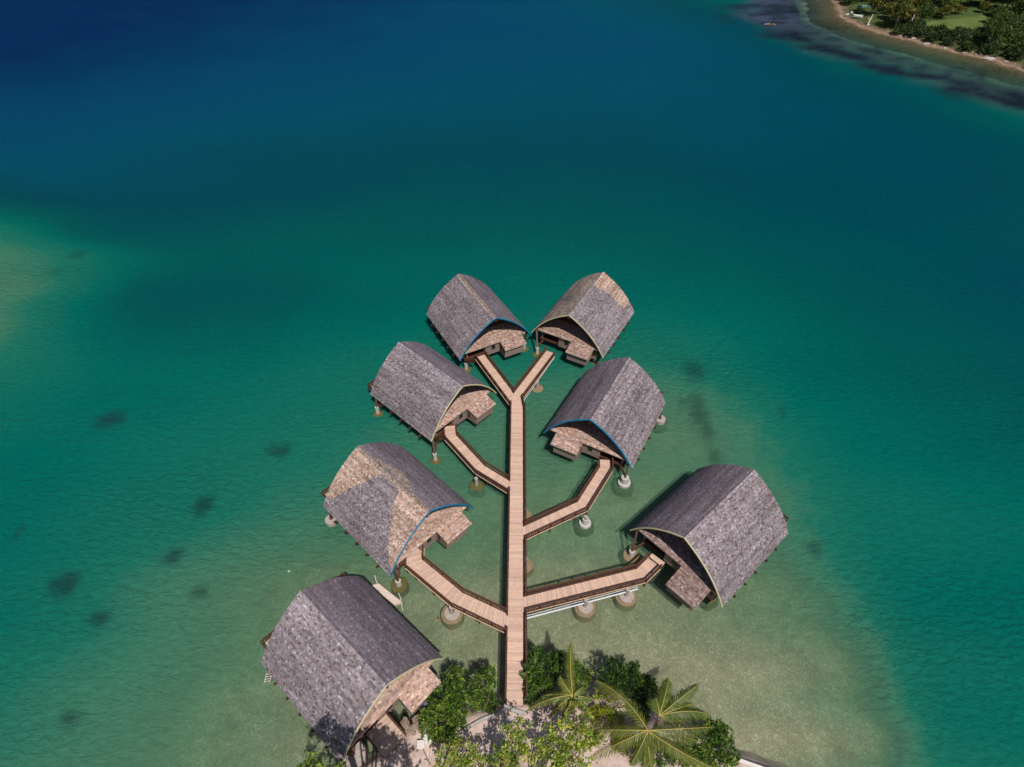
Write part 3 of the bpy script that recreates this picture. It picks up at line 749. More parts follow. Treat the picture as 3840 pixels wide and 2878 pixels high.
def disc(root, x, y, style):
    m = MB(); rs = x*2.3
    if style == 'double':
        m.lathe((x,y,0), [(1.08,-.3),(1.08,.30),(1.02,.36)], 32, jit=.02, seed=rs); c = m.build('pile_cap', M['concrete'], root)
        m = MB(); m.lathe((x,y,0), [(1.62,-1.4),(1.56,-.10),(1.48,.03),(1.1,.04)], 32, jit=.04, seed=rs); m.build('pile_foot', M['brownstone'], c)
    elif style == 'white':
        m.lathe((x,y,0), [(.95,-.3),(.95,.42),(.9,.46),(.55,.47),(.5,1.5)], 30, jit=.02, seed=rs); c = m.build('pile_cap', M['white'], root)
        m = MB(); m.lathe((x,y,0), [(1.5,-1.4),(1.42,-.22),(1.3,-.1),(1.0,-.1)], 30, jit=.08, seed=rs); m.build('pile_foot', M['moss'], c)
    elif style == 'moss':
        m.lathe((x,y,0), [(1.35,-1.4),(1.2,-.1),(.95,.14),(.4,.18)], 30, jit=.3, seed=rs); c = m.build('pile_foot', M['moss'], root)
    else:
        m.lathe((x,y,0), [(1.2,-1.4),(1.15,.05),(1.05,.12)], 30, jit=.1, seed=rs); c = m.build('pile_foot', M['brownstone'], root)
    m = MB(); m.tube([(x,y,-.5),(x,y,DZ-.3)], .3, 12); m.build('pile', M['concrete'], root)

rnd = random.Random(3)
EX, PH = .116, .01069
def mainx(y): return EX+math.tan(PH)*y
main = empty('boardwalk', (mainx(50), 50, 0)); tag(main, 'long straight timber boardwalk running from the shore up the middle of the bungalows', 'boardwalk')
def rel(root, pts): return [Vector((p[0]-root.location.x, p[1]-root.location.y)) for p in pts]
dm = MB(); planks(dm, rel(main, [(mainx(25.5),25.5),(mainx(75.3),75.3)]), 2.0, rnd)
# fan of planks at the fork
J = [(-.12,75.3),(-.12,75.9),(.26,78.5),(1.62,77.62),(2.0,75.3)]
o_ = main.location
jc = [(p[0]-o_.x, p[1]-o_.y) for p in J]
def strip(mb, A, B, C_, D_, n, rn, dz=0.0):
    A, B, C_, D_ = map(Vector, (A,B,C_,D_))
    for i in range(n):
        f0 = (i+.04)/n; f1 = (i+.96)/n; p = A.lerp(B,f0); q = A.lerp(B,f1); r = D_.lerp(C_,f1); s = D_.lerp(C_,f0); j = .86+.26*rn.random()
        mb.face([(p.x,p.y,DZ+dz),(q.x,q.y,DZ+dz),(r.x,r.y,DZ+dz),(s.x,s.y,DZ+dz)], (.655*j,.445*j,.34*j))
strip(dm, jc[0], jc[1], (jc[4][0]-.05, jc[4][1]+.75), jc[4], 4, rnd)
strip(dm, jc[1], jc[2], jc[3], (jc[4][0]-.05, jc[4][1]+.75), 12, rnd)
dm.build('deck', M['deck'], main)
stringers(main, rel(main, [(mainx(25.5),25.5),(mainx(76.5),76.5)]), 2.0)
ML = lambda y: (mainx(y)-1.0, y)
MR = lambda y: (mainx(y)+1.0, y)
for y0, y1 in ((25.9,34.75),(36.75,57.0),(58.9,75.8)): railing(main, rel(main, [ML(y0), ML(y1)]), 1, .05, True, False)
def side_rail(y0, y1):
    railing(main, rel(main, [(MR(y0)[0]+.12, y0), (MR(y1)[0]+.12, y1)]), -1, .24, True, False)
    n = int((y1-y0)/.42); m = MB()
    a0, a1 = rel(main, [MR(y0), MR(y1)])
    m.bar((a0.x+.05,a0.y,DZ-.06), (a1.x+.05,a1.y,DZ-.06), .08, .12)
    for i in range(n):
        p = a0.lerp(a1, (i+.5)/n); m.box((p.x+.17, p.y, DZ-.07), (.2, .30, .05))
    m.build('side_slats', M['brown'], main)
for y0, y1 in ((26.3,37.2),(39.5,48.3),(50.5,75.2)): side_rail(y0, y1)
railing(main, rel(main, [MR(75.2), (1.65,77.5)]), -1, .12, False, False)
for (x, y) in ((2.0,53.9),(2.0,45.3)): disc(main, x-main.location.x, y-main.location.y, 'brown')
for y in (30, 38, 62, 70): 
    m = MB(); m.tube([(mainx(y)-main.location.x, y-main.location.y, -1),(mainx(y)-main.location.x, y-main.location.y, DZ-.3)], .3, 12); m.build('pile', M['concrete'], main)

BR = {
 'L2': ([(-.7,57.9),(-5.15,61.2),(-10.4,68.0),(-10.75,70.6)], 'boardwalk branch to the bungalow with the cream eave on the left, two bends'),
 'R2': ([(1.75,49.35),(10.9,54.15),(15.25,61.3),(15.4,63.2)], 'boardwalk branch bending up to the middle right bungalow with the blue eave'),
 'R3': ([(1.6,38.25),(18.2,42.6),(20.5,44.7)], 'lowest right boardwalk branch with a white pipe slung along its side'),
 'L3': ([(-.8,35.8),(-7.35,38.95),(-13.9,44.35),(-14.1,47.2)], 'lowest left boardwalk branch leading to the bungalow with the patched tan roof'),
 'L1': ([(.72,75.85),(-6.3,88.9)], 'left arm of the fork at the far end of the boardwalk'),
 'R1': ([(.9,77.7),(7.65,90.1)], 'right arm of the fork at the far end of the boardwalk')}
RL = {  # rails: (side, shorten start, shorten end)
 'L2': ((1,.35,.0),(-1,.15,.6)), 'R2': ((1,.35,.3),(-1,.35,.0)), 'R3': ((1,.45,.0),(-1,.45,.3)), 'L3': ((1,.3,1.8),(-1,.3,.0)), 'L1': ((1,.1,.3),(-1,2.65,.2)), 'R1': ((1,.55,.1),(-1,.35,.6))}
broot = {}
for k, (path, lab) in BR.items():
    root = empty('boardwalk_branch', (path[1][0], path[1][1], 0)); tag(root, lab, 'boardwalk', 'side branches of the boardwalk'); broot[k] = root
    P = rel(root, path); m = MB(); wd = 2.05 if k in ('L3','R3') else 1.9
    if k == 'L3': wd = 2.25
    # mitre the bends: build each piece between offset edges
    Lp = offset_path(P, wd/2); Rp = offset_path(P, -wd/2)
    if k in ('L2','R2','R3','L3'):     # start flush with the main deck edge
        sgn = -1 if k[0] == 'L' else 1
        for E_ in (Lp, Rp):
            d = (E_[1]-E_[0]).normalized(); yy = E_[0].y+root.location.y; target = mainx(yy)+sgn*1.004-root.location.x
            s = (target-E_[0].x)/d.x; E_[0] = E_[0]+d*s
    for i in range(len(P)-1):
        n_ = max(2, int(((Lp[i+1]-Lp[i]).length+(Rp[i+1]-Rp[i]).length)/2/.205))
        strip(m, Lp[i], Lp[i+1], Rp[i+1], Rp[i], n_, rnd, {'L1':.006,'R1':.003}.get(k, 0.0))
        m.face([(q.x,q.y,DZ-.06-.004*ord(k[0])/76) for q in (Lp[i],Lp[i+1],Rp[i+1],Rp[i])], (.12,.06,.04))
    m.build('deck', M['deck'], root)
    stringers(root, P, wd)
    for (sd_side, sa, sb) in RL[k]:
        E_ = [q.copy() for q in (Lp if sd_side > 0 else Rp)]
        d = (E_[1]-E_[0]).normalized(); E_[0] = E_[0]+d*sa; d = (E_[-1]-E_[-2]).normalized(); E_[-1] = E_[-1]-d*sb
        railing(root, E_, 1 if sd_side > 0 else -1, .08)
for k, x, y, st in (('R2',11.31,52.4,'white'),('R3',16.1,40.6,'double'),('R3',10.2,39.0,'double'),('L2',-5.75,59.6,'moss'),('L3',-8.2,38.0,'double'),('R1',4.8,82.3,'brown')):
    r = broot[k]; disc(r, x-r.location.x, y-r.location.y, st)
# porch infill deck where branch L3 widens
r = broot['L3']
m = MB(); strip(m, *[rel(r, [q])[0] for q in ((-15.6,44.75),(-14.85,47.3),(-16.6,47.3),(-17.1,46.0))], 8, rnd)
m.build('deck', M['deck'], r)
r = broot['R3']
m = MB(); strip(m, *[rel(r, [q])[0] for q in ((19.5,45.3),(20.3,46.0),(21.9,44.5),(21.2,43.8))], 5, rnd); m.build('deck', M['deck'], r)
# the white pipe under the near side of branch R3, and short ones under R1
r = broot['R3']; a = Vector((2.0,36.75)); b = Vector((17.6,41.0)); a, b = rel(r, [a,b])
m = MB(); m.tube([(a.x,a.y,DZ-.95),(b.x,b.y,DZ-.95)], .12, 10); m.build('pipe', M['pipe'], r)
m = MB(); m.tube([(a.x,a.y+.28,DZ-.75),(b.x,b.y+.28,DZ-.75)], .05, 8); m.build('pipe', M['pipe'], r)
r = broot['R1']; a, b = rel(r, [(2.2,76.9),(8.6,89.2)])
m = MB(); m.tube([(a.x-.25,a.y,DZ-.5),(b.x-.25,b.y,DZ-.5)], .07, 8); m.build('pipe', M['pipe'], r)
# short side steps by the front pile of each left bungalow
for key, x0 in (('L1',-5.6),('L2',-5.6)):
    m = MB()
    a = into(key, local(key, -6.4, 7.9, DZ)); b = into(key, local(key, -5.1, 8.7, DZ))
    for h in (.0,.5,1.0): m.bar((a.x,a.y,a.z+h), (b.x,b.y,b.z+h), .1, .07)
    for i in range(8):
        q = a.lerp(b, i/7); m.bar((q.x,q.y,q.z-.3), (q.x,q.y,q.z+1.0), .09, .09)
    m.build('porch_railing', M['brown'], house_root[key])

# L4 entrance deck on the sand
key = 'L4'; m = MB()
for i in range(20):
    y0 = 7.5+i*.18; c = .56*(.86+.28*rnd.random())
    pts = [into(key, local(key, x, y, DZ)) for x, y in ((-4.15,y0),(-1.05,y0),(-1.05,y0+.165),(-4.15,y0+.165))]
    m.face(pts, (c,c*.72,c*.56)); m.face([p-Vector((0,0,.08)) for p in pts], (c*.4,c*.3,c*.2))
m.build('entrance_deck', M['deck'], house_root[key])
for (xa,ya,xb,yb) in ((-1.0,7.4,-1.0,11.1),(-4.2,7.4,-4.2,9.9)):
    m = MB(); a = into(key, local(key, xa, ya, DZ)); b = into(key, local(key, xb, yb, DZ))
    for h in (.16,.8,1.0): m.bar((a.x,a.y,a.z+h),(b.x,b.y,b.z+h), .14 if h == 1 else .06, .07)
    for i in range(12):
        q = a.lerp(b, i/11); m.bar((q.x,q.y,q.z-.4),(q.x,q.y,q.z+1.0), .1, .08)
    m.build('porch_railing', M['brown'], house_root[key])

# ---------------------------------------------------------------- raft with float ropes, swim ladder
c = [Vector((-19.9,41.9,0)), Vector((-18.95,42.25,0)), Vector((-15.25,39.45,0)), Vector((-16.1,38.4,0))]
ctr = sum(c, Vector())/4; raft = empty('floating_platform', (ctr.x, ctr.y, 0)); tag(raft, 'pale timber floating platform moored beside the roof of the shore bungalow', 'platform')
m = MB(); A, B, C_, D_ = [q-ctr for q in c]
D_ = A+(C_-B)
n = 6
for i in range(n):
    f0, f1 = (i+.03)/n, (i+.97)/n
    p, q, s, t = A.lerp(B,f0), A.lerp(B,f1), D_.lerp(C_,f1), D_.lerp(C_,f0)
    m.face([(v.x,v.y,.34) for v in (p,q,s,t)])
m.face([(v.x,v.y,.30) for v in (A,B,C_,D_)])
for a, b in ((A,B),(B,C_),(C_,D_),(D_,A)): m.face([(a.x,a.y,.30),(b.x,b.y,.30),(b.x,b.y,-.1),(a.x,a.y,-.1)])
m.build('platform_deck', M['raft'], raft)
m = MB()
for a, b in ((A,B),(B,C_),(C_,D_),(D_,A)): m.bar((a.x,a.y,.37),(b.x,b.y,.37), .12, .1)
m.build('edge_rail', M['trim'], raft)
for pts in ([(-19.75,43.6),(-19.5,43.1),(-19.35,42.7),(-19.1,42.3)], [(-15.9,40.9),(-15.6,40.2),(-15.35,39.5),(-15.2,38.9),(-14.95,38.3)]):
    m = MB(); m.tube([(x,y,.16) for x, y in pts], .045, 6)
    for a, b in zip(pts[:-1], pts[1:]):
        for f in (.15,.45,.75):
            x = a[0]+(b[0]-a[0])*f; y = a[1]+(b[1]-a[1])*f; s = random.choice((-1,1))
            m.tube([(x,y,.16),(x+s*.12,y+.1,.22)], [.05,.03], 5)
    o = m.build('float_rope', M['rope']); tag(o, 'knotted white float rope %s' % ('trailing from the far end of the pale platform' if pts[0][1] > 42 else 'trailing from the near end of the pale platform'), 'rope', 'ropes of the floating platform')
lad = MB(); b0 = z7(155,880,1.5); b1 = z7(128,985,-.5); n0 = Vector((.35,.1,0))
for s in (-1, 1): lad.tube([b0+n0*s, b1+n0*s], .05, 6)
for i in range(5): q = b0.lerp(b1, (i+.5)/5); lad.tube([q-n0, q+n0], .045, 6)
lad = lad.build('ladder', M['raft'], house_root['L4']); 
lad.matrix_parent_inverse = house_root['L4'].matrix_basis.inverted()

# ---------------------------------------------------------------- small things on the near land
def curb(name, pts, zt, w_, h_, mt, label, cat):
    m = MB()
    for a, b in zip(pts[:-1], pts[1:]): m.bar((a[0],a[1],zt-h_/2),(b[0],b[1],zt-h_/2), w_, h_)
    o = m.build(name, M[mt]); tag(o, label, cat)
curb('retaining_wall', [(-6.1,22.5),(-5.1,23.1),(-3.45,24.0),(-1.75,24.6),(-.75,25.2)], 2.45, .3, 1.6, 'curb', 'low curved concrete edge wall left of the boardwalk landing', 'wall')
curb('landing_wall', [(-.9,25.55),(.45,24.95),(1.7,24.6)], 2.42, .42, 1.3, 'curb', 'grey stone threshold where the boardwalk meets the sand', 'wall')
curb('sea_wall', [(23.0,20.9),(25.26,20.05),(26.8,19.5),(32.2,17.7),(45,12.5)], 2.4, .35, 2.6, 'plaster', 'white topped sea wall running off to the right below the bushes', 'wall')
for i, (a, b, s, rz) in enumerate(((1449,1415,.95,.25),(1393,1467,.85,-.35))):
    p = z7(a, b, 2.7); m = MB(); m.box((0,0,.45), (s,s*1.05,.06)); m.box((0,0,.2), (s*.86,s*.9,.42)); m.box((0,0,.50), (s*.5,s*.5,.03))
    o = m.build('utility_box', M['plaster']); o.location = (p.x, p.y, 2.05); o.rotation_euler = (0,0,rz+.4); tag(o, ('larger square white box half under the leafy bush' if i == 0 else 'smaller square white box on the sand, nearer the porch'), 'box', 'white boxes on the sand')
def rock(p, s, sd, mt='rock', name='rock'):
    m = MB(); vs = []; fs = []; nu, nv = 10, 7; rn = random.Random(sd)
    for i in range(nv+1):
        for j in range(nu):
            th = math.pi*i/nv; ph = 2*math.pi*j/nu; d = Vector((math.sin(th)*math.cos(ph), math.sin(th)*math.sin(ph), math.cos(th)))
            k = 1+.45*noise.noise(d*1.4+Vector((sd*3.3,0,0)))+.2*noise.noise(d*4+Vector((sd,1,0)))
            vs.append((d.x*s[0]*k, d.y*s[1]*k, d.z*s[2]*k))
    for i in range(nv):
        for j in range(nu): fs.append((i*nu+j, i*nu+(j+1)%nu, (i+1)*nu+(j+1)%nu, (i+1)*nu+j))
    m.raw(vs, fs, sm=False); o = m.build(name, M[mt]); o.location = p; return o
rn = random.Random(12)
RP = [(1275,1325),(1310,1340),(1345,1330),(1290,1370),(1330,1375),(1385,1300),(1400,1350),(1265,1290),(1360,1265),(1410,1230)]
for i, (a, b) in enumerate(RP):
    p = z7(a, b, 1.9); o = rock((p.x,p.y,1.85), (.42+.3*rn.random(), .35+.25*rn.random(), .3+.15*rn.random()), i+2)
    tag(o, 'brown rock in the rubble bank between the annex and the leafy bush', 'rock', 'rocks of the rubble bank')
p = z7(1440,1150,2.6); o = rock((p.x,p.y,2.3), (.85,.7,.5), 77, 'tarp', 'covered_heap'); tag(o, 'dark heap under a tarpaulin beside the bushes behind the annex', 'heap')
# fallen branches / cables on the sand
for i, (pts, mt) in enumerate(([(1480,1500),(1470,1560),(1450,1660)],'ledge'), ) if False else []: pass
def stick(pts, r_, label):
    m = MB(); q = [z7(a, b, 2.2) for a, b in pts]; m.tube([(v.x,v.y,2.16) for v in q], r_, 6); o = m.build('fallen_branch', M['bark']); tag(o, label, 'branch', 'sticks lying on the sand')
stick([(1410,1500),(1440,1570),(1475,1640)], .06, 'dark forked stick on the sand below the white boxes')
stick([(1425,1590),(1450,1600),(1470,1625)], .05, 'short dark stick lying beside the longer one on the sand')
m = MB(); q = [z7(a,b,2.2) for a, b in ((1478,1470),(1468,1560),(1455,1680))]; m.tube([(v.x,v.y,2.14) for v in q], .035, 5); m.tube([(v.x+.28,v.y,2.14) for v in q], .035, 5)
o = m.build('garden_hose', M['ledge']); tag(o, 'pair of tan hoses running down the sand from the white boxes', 'hose')

# ---------------------------------------------------------------- vegetation
def leaf(mb, c, d, up, l, w_, col):
    s = d.cross(up)
    if s.length < 1e-4: s = Vector((1,0,0))
    s.normalize(); n = s.cross(d)
    mb.face([c, c+d*(l*.45)+s*(w_/2)+n*.02*l, c+d*l, c+d*(l*.45)-s*(w_/2)+n*.02*l], col)
def rdir(rn):
    while True:
        v = Vector((rn.uniform(-1,1), rn.uniform(-1,1), rn.uniform(-1,1)))
        if .05 < v.length < 1: return v.normalized()
def crown(name, rn, blobs, clumps, per, l, w_, pal, spread=.45, parent=None, up_bias=.6, gap=.15):
    """blobs: ellipsoids (centre, radii); leaf rosettes stand on and inside their uneven outside"""
    mb = MB(); tot = sum(b[1][0]*b[1][1]+b[1][0]*b[1][2] for b in blobs)
    for (c, r_) in blobs:
        c = Vector(c); k = max(3, int(clumps*(r_[0]*r_[1]+r_[0]*r_[2])/tot)); sd_ = rn.random()*50
        for _ in range(k):
            d = rdir(rn)
            if d.z < -.45: d.z *= -.6; d.normalize()
            f = 1+.38*noise.noise(d*2.1+Vector((sd_,0,0))); f *= (1-.5*rn.random()**2.2)
            if noise.noise(d*3.3+Vector((0,sd_,0))) < -.42+gap*0: continue
            p = c+Vector((d.x*r_[0], d.y*r_[1], d.z*r_[2]))*f
            base = rn.choice(pal); j0 = .6+.8*rn.random()
            for _k in range(per):
                o = (rdir(rn)+Vector((0,0,up_bias))+d*.5).normalized(); j = j0*(.75+.5*rn.random())
                q = p+rdir(rn)*spread*rn.random()
                leaf(mb, q, o, rdir(rn), l*(.7+.6*rn.random()), w_*(.8+.4*rn.random()), (base[0]*j*1.2, base[1]*j*1.15, base[2]*j*1.1))
    return mb.build(name, M['leaf'], parent)
def limbs(root, rn, base, blobs, r0, name='trunk'):
    m = MB(); base = Vector(base); fork = base+Vector((rn.uniform(-.1,.1), rn.uniform(-.1,.1), max(.4, (blobs[0][0][2]-base.z)*.4)))
    m.tube([base-Vector((0,0,.6)), base.lerp(fork,.5)+Vector((.03,.02,0)), fork], [r0,r0*.85,r0*.7], 8)
    for (c, r_) in blobs:
        c = Vector(c)
        for _ in range(3):
            e = c+Vector((rn.uniform(-.55,.55)*r_[0], rn.uniform(-.55,.55)*r_[1], rn.uniform(-.1,.6)*r_[2])); mid = fork.lerp(e,.5)+Vector((rn.uniform(-.2,.2),rn.uniform(-.2,.2),.12))
            m.tube([fork, mid, e], [r0*.6, r0*.35, r0*.12], 6)
    m.build(name, M['bark'], root)
G_DARK = [(.040,.095,.016),(.060,.130,.022),(.090,.170,.030),(.024,.058,.014)]
G_MID = [(.105,.20,.026),(.155,.26,.036),(.060,.13,.020),(.23,.32,.05)]
G_LITE = [(.24,.33,.045),(.30,.38,.06),(.16,.24,.035),(.38,.38,.065)]
G_YEL = [(.30,.34,.02),(.38,.38,.025),(.20,.26,.02)]
def shrub(spec, name, label, cat, pal, base_z=1.9, clumps=150, per=16, l=.34, w_=.15, spread=.32, group=None, seed=1, r0=.12, gap=.15):
    """spec: blobs given as (zoom function, x, y, height, radii)"""
    rn = random.Random(seed); B = []
    for (zf, a, b, h, r_) in spec: p = zf(a, b, h); B.append((p, r_))
    c = B[0][0]; loc = Vector((c.x, c.y, base_z)); root = empty(name, loc); tag(root, label, cat, group)
    bl = [((p-loc), r_) for p, r_ in B]
    crown('crown', rn, bl, clumps, per, l, w_, pal, spread, root, gap=gap); limbs(root, rn, (0,0,0), bl, r0); return root
shrub([(z8,430,1150,3.4,(2.6,2.0,1.3)),(z8,560,1050,3.2,(1.7,1.5,1.1)),(z8,330,1080,3.0,(1.3,1.2,.9)),(z8,460,1290,2.9,(1.2,.9,.7))], 'leafy_bush', 'large leafy green bush left of the sand path, in front of the white boxes', 'bush', G_MID, clumps=330, seed=11, group='green bushes on the near shore')
shrub([(z8,570,680,3.0,(1.45,1.3,1.1)),(z8,450,870,3.1,(1.9,1.5,1.1)),(z8,600,850,2.7,(1.2,1.2,.9))], 'leafy_bush', 'green bush between the annex roof and the left side of the boardwalk', 'bush', G_MID+G_DARK, base_z=.2, clumps=230, seed=12, group='green bushes on the near shore')
shrub([(z8,840,760,2.9,(1.6,1.8,1.2)),(z8,930,640,3.0,(.9,.9,.8)),(z8,950,960,2.6,(1.1,.7,.5)),(z8,780,900,2.6,(1.1,1.0,.8))], 'leafy_bush', 'smaller green bush just left of the boardwalk end', 'bush', G_MID+G_DARK, base_z=.2, clumps=220, seed=13, group='green bushes on the near shore')
shrub([(z8,1500,600,3.4,(2.4,2.2,1.6)),(z8,1420,430,3.3,(.9,.9,.8)),(z8,1650,520,3.0,(1.6,1.4,1.1)),(z8,1420,760,2.5,(1.5,1.6,1.0)),(z8,1370,900,2.2,(.8,.9,.6))], 'mangrove_bush', 'glossy mangrove bush hugging the right side of the boardwalk end', 'bush', G_MID[:2]+G_DARK, base_z=.0, clumps=430, seed=14, group='green bushes on the near shore')
shrub([(z8,1850,590,2.8,(1.2,1.2,.9)),(z8,1900,720,2.6,(1.1,1.3,.8))], 'sparse_bush', 'thin bush with bare pale twigs between two dense mangrove bushes', 'bush', G_MID, base_z=.0, clumps=90, per=12, seed=15, group='green bushes on the near shore')
shrub([(zR,1020,590,3.0,(2.1,1.9,1.4)),(zR,1110,650,3.0,(1.8,1.7,1.2)),(zR,1150,540,2.7,(1.1,1.0,.8))], 'mangrove_bush', 'very dark mangrove bush behind the big coconut palm', 'bush', G_DARK, base_z=.0, clumps=330, seed=16, group='green bushes on the near shore')
shrub([(zR,1290,720,2.8,(1.3,1.8,1.2)),(zR,1230,880,2.4,(1.4,1.6,.9))], 'leafy_bush', 'dark green bush rising between the palms, right of the very dark one', 'bush', G_DARK+G_MID[:1], base_z=1.0, clumps=180, seed=17, group='green bushes on the near shore')
shrub([(zR,880,830,3.2,(1.2,1.5,.9)),(zR,880,960,3.2,(1.5,1.1,.8)),(zR,1010,980,2.9,(.9,.8,.6)),(zR,1060,1210,2.7,(.9,1.3,.6)),(zR,760,1160,2.6,(1.6,.9,.6))], 'yellow_shrub', 'bright yellow green shrub between the two coconut palms', 'shrub', G_YEL+G_LITE[:2], base_z=2.0, clumps=260, l=.26, w_=.13, seed=18)
shrub([(zR,1900,1190,3.2,(2.4,2.4,1.4)),(zR,1990,1290,3.0,(1.6,1.6,1.1)),(zR,1700,1330,2.8,(1.8,1.3,.8)),(zR,1430,1310,2.6,(1.8,1.2,.7)),(zR,1930,1090,3.0,(1.3,1.2,1.0))], 'leafy_bush', 'green bush at the right edge of the sand, under the fronds of the big palm', 'bush', G_MID+G_DARK[:2], base_z=1.8, clumps=420, seed=19, group='green bushes on the near shore')
# light trees in the foreground
def shade_tree(spec, label, seed, clumps, foot):
    rn = random.Random(seed); B = []
    for (zf, a, b, h, r_) in spec: B.append((zf(a, b, h), r_))
    loc = Vector((foot[0], foot[1], 2.0)); root = empty('shade_tree', loc); tag(root, label, 'tree', 'pale leaved trees over the sand')
    bl = [((p-loc), r_) for p, r_ in B]; crown('crown', rn, bl, clumps, 11, .38, .2, G_LITE+G_MID[1:2], .42, root, .35); limbs(root, rn, (0,0,0), bl, .22)
HT = 8.0
shade_tree([(z8,600,1430,HT,(1.9,1.1,.8)),(z8,520,1540,HT,(1.7,1.0,.8)),(z8,760,1540,HT,(1.6,1.0,.8)),(z8,960,1470,HT,(1.3,.8,.6)),(z8,1010,1590,HT,(1.5,.9,.7)),(z8,700,1640,HT,(2.2,1.2,.8))], 'light green tree at the bottom edge, left of the open sand patch', 31, 150, (-7.6,15.6))
shade_tree([(z8,1250,1190,HT+1.8,(1.3,1.0,.6)),(z8,1120,1250,HT+1.8,(.7,1.1,.5)),(z8,1330,1370,HT+1.8,(1.0,.8,.6)),(z8,1200,1450,HT+1.8,(1.5,1.1,.8)),(z8,1250,1590,HT,(1.8,1.1,.8)),(z8,1080,1560,HT,(1.2,.9,.7))], 'light green tree in the middle of the bottom edge, below the boardwalk end', 32, 150, (-2.0,15.8))
shade_tree([(z8,1650,1220,HT,(1.7,1.2,.8)),(z8,1880,1060,HT,(.9,1.0,.6)),(z8,1900,1300,HT,(1.9,1.2,.8)),(z8,1600,1420,HT,(1.7,1.2,.8)),(z8,1780,1480,HT,(1.9,1.3,.8)),(z8,1520,1560,HT,(1.4,1.1,.8)),(z8,1750,1600,HT,(1.8,1.1,.8))], 'widest light green tree at the bottom edge, touching the big palm', 33, 240, (2.6,16.2))
shade_tree([(z7,440,1690,5.0,(.9,.5,.4)),(z7,730,1685,5.0,(.7,.5,.4)),(z7,600,1790,5.0,(1.9,1.0,.6))], 'treetop just showing at the bottom edge below the corner of the shore bungalow', 34, 60, (-19.5,14.5))
# the tall tree beyond the bottom edge whose shade falls on the shore bungalow
rn = random.Random(40); root = empty('shade_tree', (-13.5,9.5,2.0)); tag(root, 'tall unseen tree beyond the bottom edge whose shade falls on the shore bungalow', 'tree')
bl = []
for (u_, v_, zs_, k_, rr_) in ((1235,2745,5.0,13.5,(2.0,1.5,1.2)),(1300,2790,5.0,14.5,(1.9,1.5,1.2)),(1180,2800,4.6,14.0,(1.5,1.2,1.0)),(1385,2770,2.3,16.5,(2.1,1.5,1.2)),(1450,2800,2.3,17.5,(1.6,1.4,1.1)),(1500,2860,2.3,18.5,(1.8,1.5,1.1))):
    q = at(u_, v_, zs_)-Vector((SUN_D.x, SUN_D.y, SUN_D.z))*(k_/abs(SUN_D.z)); bl.append((q-Vector((-13.5,9.5,2.0)), rr_))
crown('crown', rn, bl, 260, 18, .42, .24, G_MID, .6, root, .35); limbs(root, rn, (0,0,0), bl, .4)

# ---- coconut palms
def palm(root_xy, crown_p, tips, label, seed, leaf_l=1.05, trunk_r=.22, nuts=True):
    rn = random.Random(seed); loc = Vector((root_xy[0], root_xy[1], 2.0)); root = empty('coconut_palm', loc); tag(root, label, 'palm', 'coconut palms on the near shore')
    C0 = Vector(crown_p)-loc
    m = MB(); m.tube([(0,0,-.5),(C0.x*.25,C0.y*.2,C0.z*.35),(C0.x*.65,C0.y*.6,C0.z*.7),C0], [trunk_r*1.4,trunk_r,trunk_r*.85,trunk_r*.8], 10); m.build('trunk', M['trunk'], root)
    for (tp, arch) in tips:
        tp = Vector(tp)-loc; L_ = (tp-C0).length; hz = Vector((tp.y-C0.y, C0.x-tp.x, 0)).normalized(); mid = C0.lerp(tp,.5)+Vector((0,0,(arch+.06)*L_))+hz*(rn.uniform(-.13,.13)*L_); mb = MB(); N_ = 42; pts = []
        for i in range(N_+1):
            f = i/N_; pts.append(C0*(1-f)**2+mid*2*f*(1-f)+tp*f*f)
        mb.tube(pts, [.05*(1-.85*i/N_)+.010 for i in range(N_+1)], 5, (.55,.44,.11))
        base = (.165,.185,.030) if rn.random() < .65 else (.115,.155,.026)
        for i in range(3, N_+1):
            for sub in (0,.5):
                f = (i+sub)/N_
                if f > 1: continue
                p = pts[i-1].lerp(pts[i], sub) if sub else pts[i]
                d = (pts[i]-pts[i-1]).normalized(); s = d.cross(Vector((0,0,1)))
                if s.length < .1: s = Vector((1,0,0))
                s.normalize(); up = s.cross(d)
                ll = leaf_l*math.sin(math.pi*min(1,.12+.86*f))**.55*(.85+.3*rn.random())
                if f > .85: ll *= (1-(f-.85)*3)
                for side in (-1,1):
                    dirn = (s*side*.95+d*(.45+.5*f)+up*(.15-.6*rn.random())+Vector((0,0,-.38-.5*f))+d*(.3*rn.random())).normalized()
                    e = p+dirn*ll+Vector((0,0,-.22*ll)); mdp = p+dirn*ll*.55; j = .7+.6*rn.random(); wv = d*.042
                    col = (base[0]*j, base[1]*j, base[2]*j)
                    mb.face([p-wv*.6, mdp-wv, mdp+wv, p+wv*.6], col); mb.face([mdp-wv, e, mdp+wv], col)
        mb.build('frond', M['palm'], root)
    if nuts:
        for i in range(7):
            a = rn.random()*6.28; q = C0+Vector((math.cos(a)*.38, math.sin(a)*.38, -.3-.2*rn.random())); m = MB()
            m.lathe((q.x,q.y,q.z), [(.02,-.17),(.12,-.1),(.15,0),(.11,.1),(.02,.16)], 8, (.16,.13,.04)); m.build('coconut', M['palm'], root)
zz = ZW
c1 = z8(1790,855,zz+2.5)
palm((c1.x+.3,c1.y-.6), c1, [(z8(1775,300,zz+5.2),.10),(z8(1655,655,zz+3.3),.18),(z8(1300,1015,zz+.6),.30),(z8(1535,1090,zz+.4),.34),(z8(1650,1165,zz+.6),.25),(z8(2035,1120,zz+.6),.25),(z8(2000,900,zz+1.6),.25),(z8(1640,835,zz+2.4),.12),(z8(1500,850,zz+1.8),.2),(z8(1900,760,zz+2.6),.15)],
     'smaller coconut palm nearest the boardwalk, one frond standing straight up', 51, .85)
c2 = zR(1300,1080,zz+5.2)
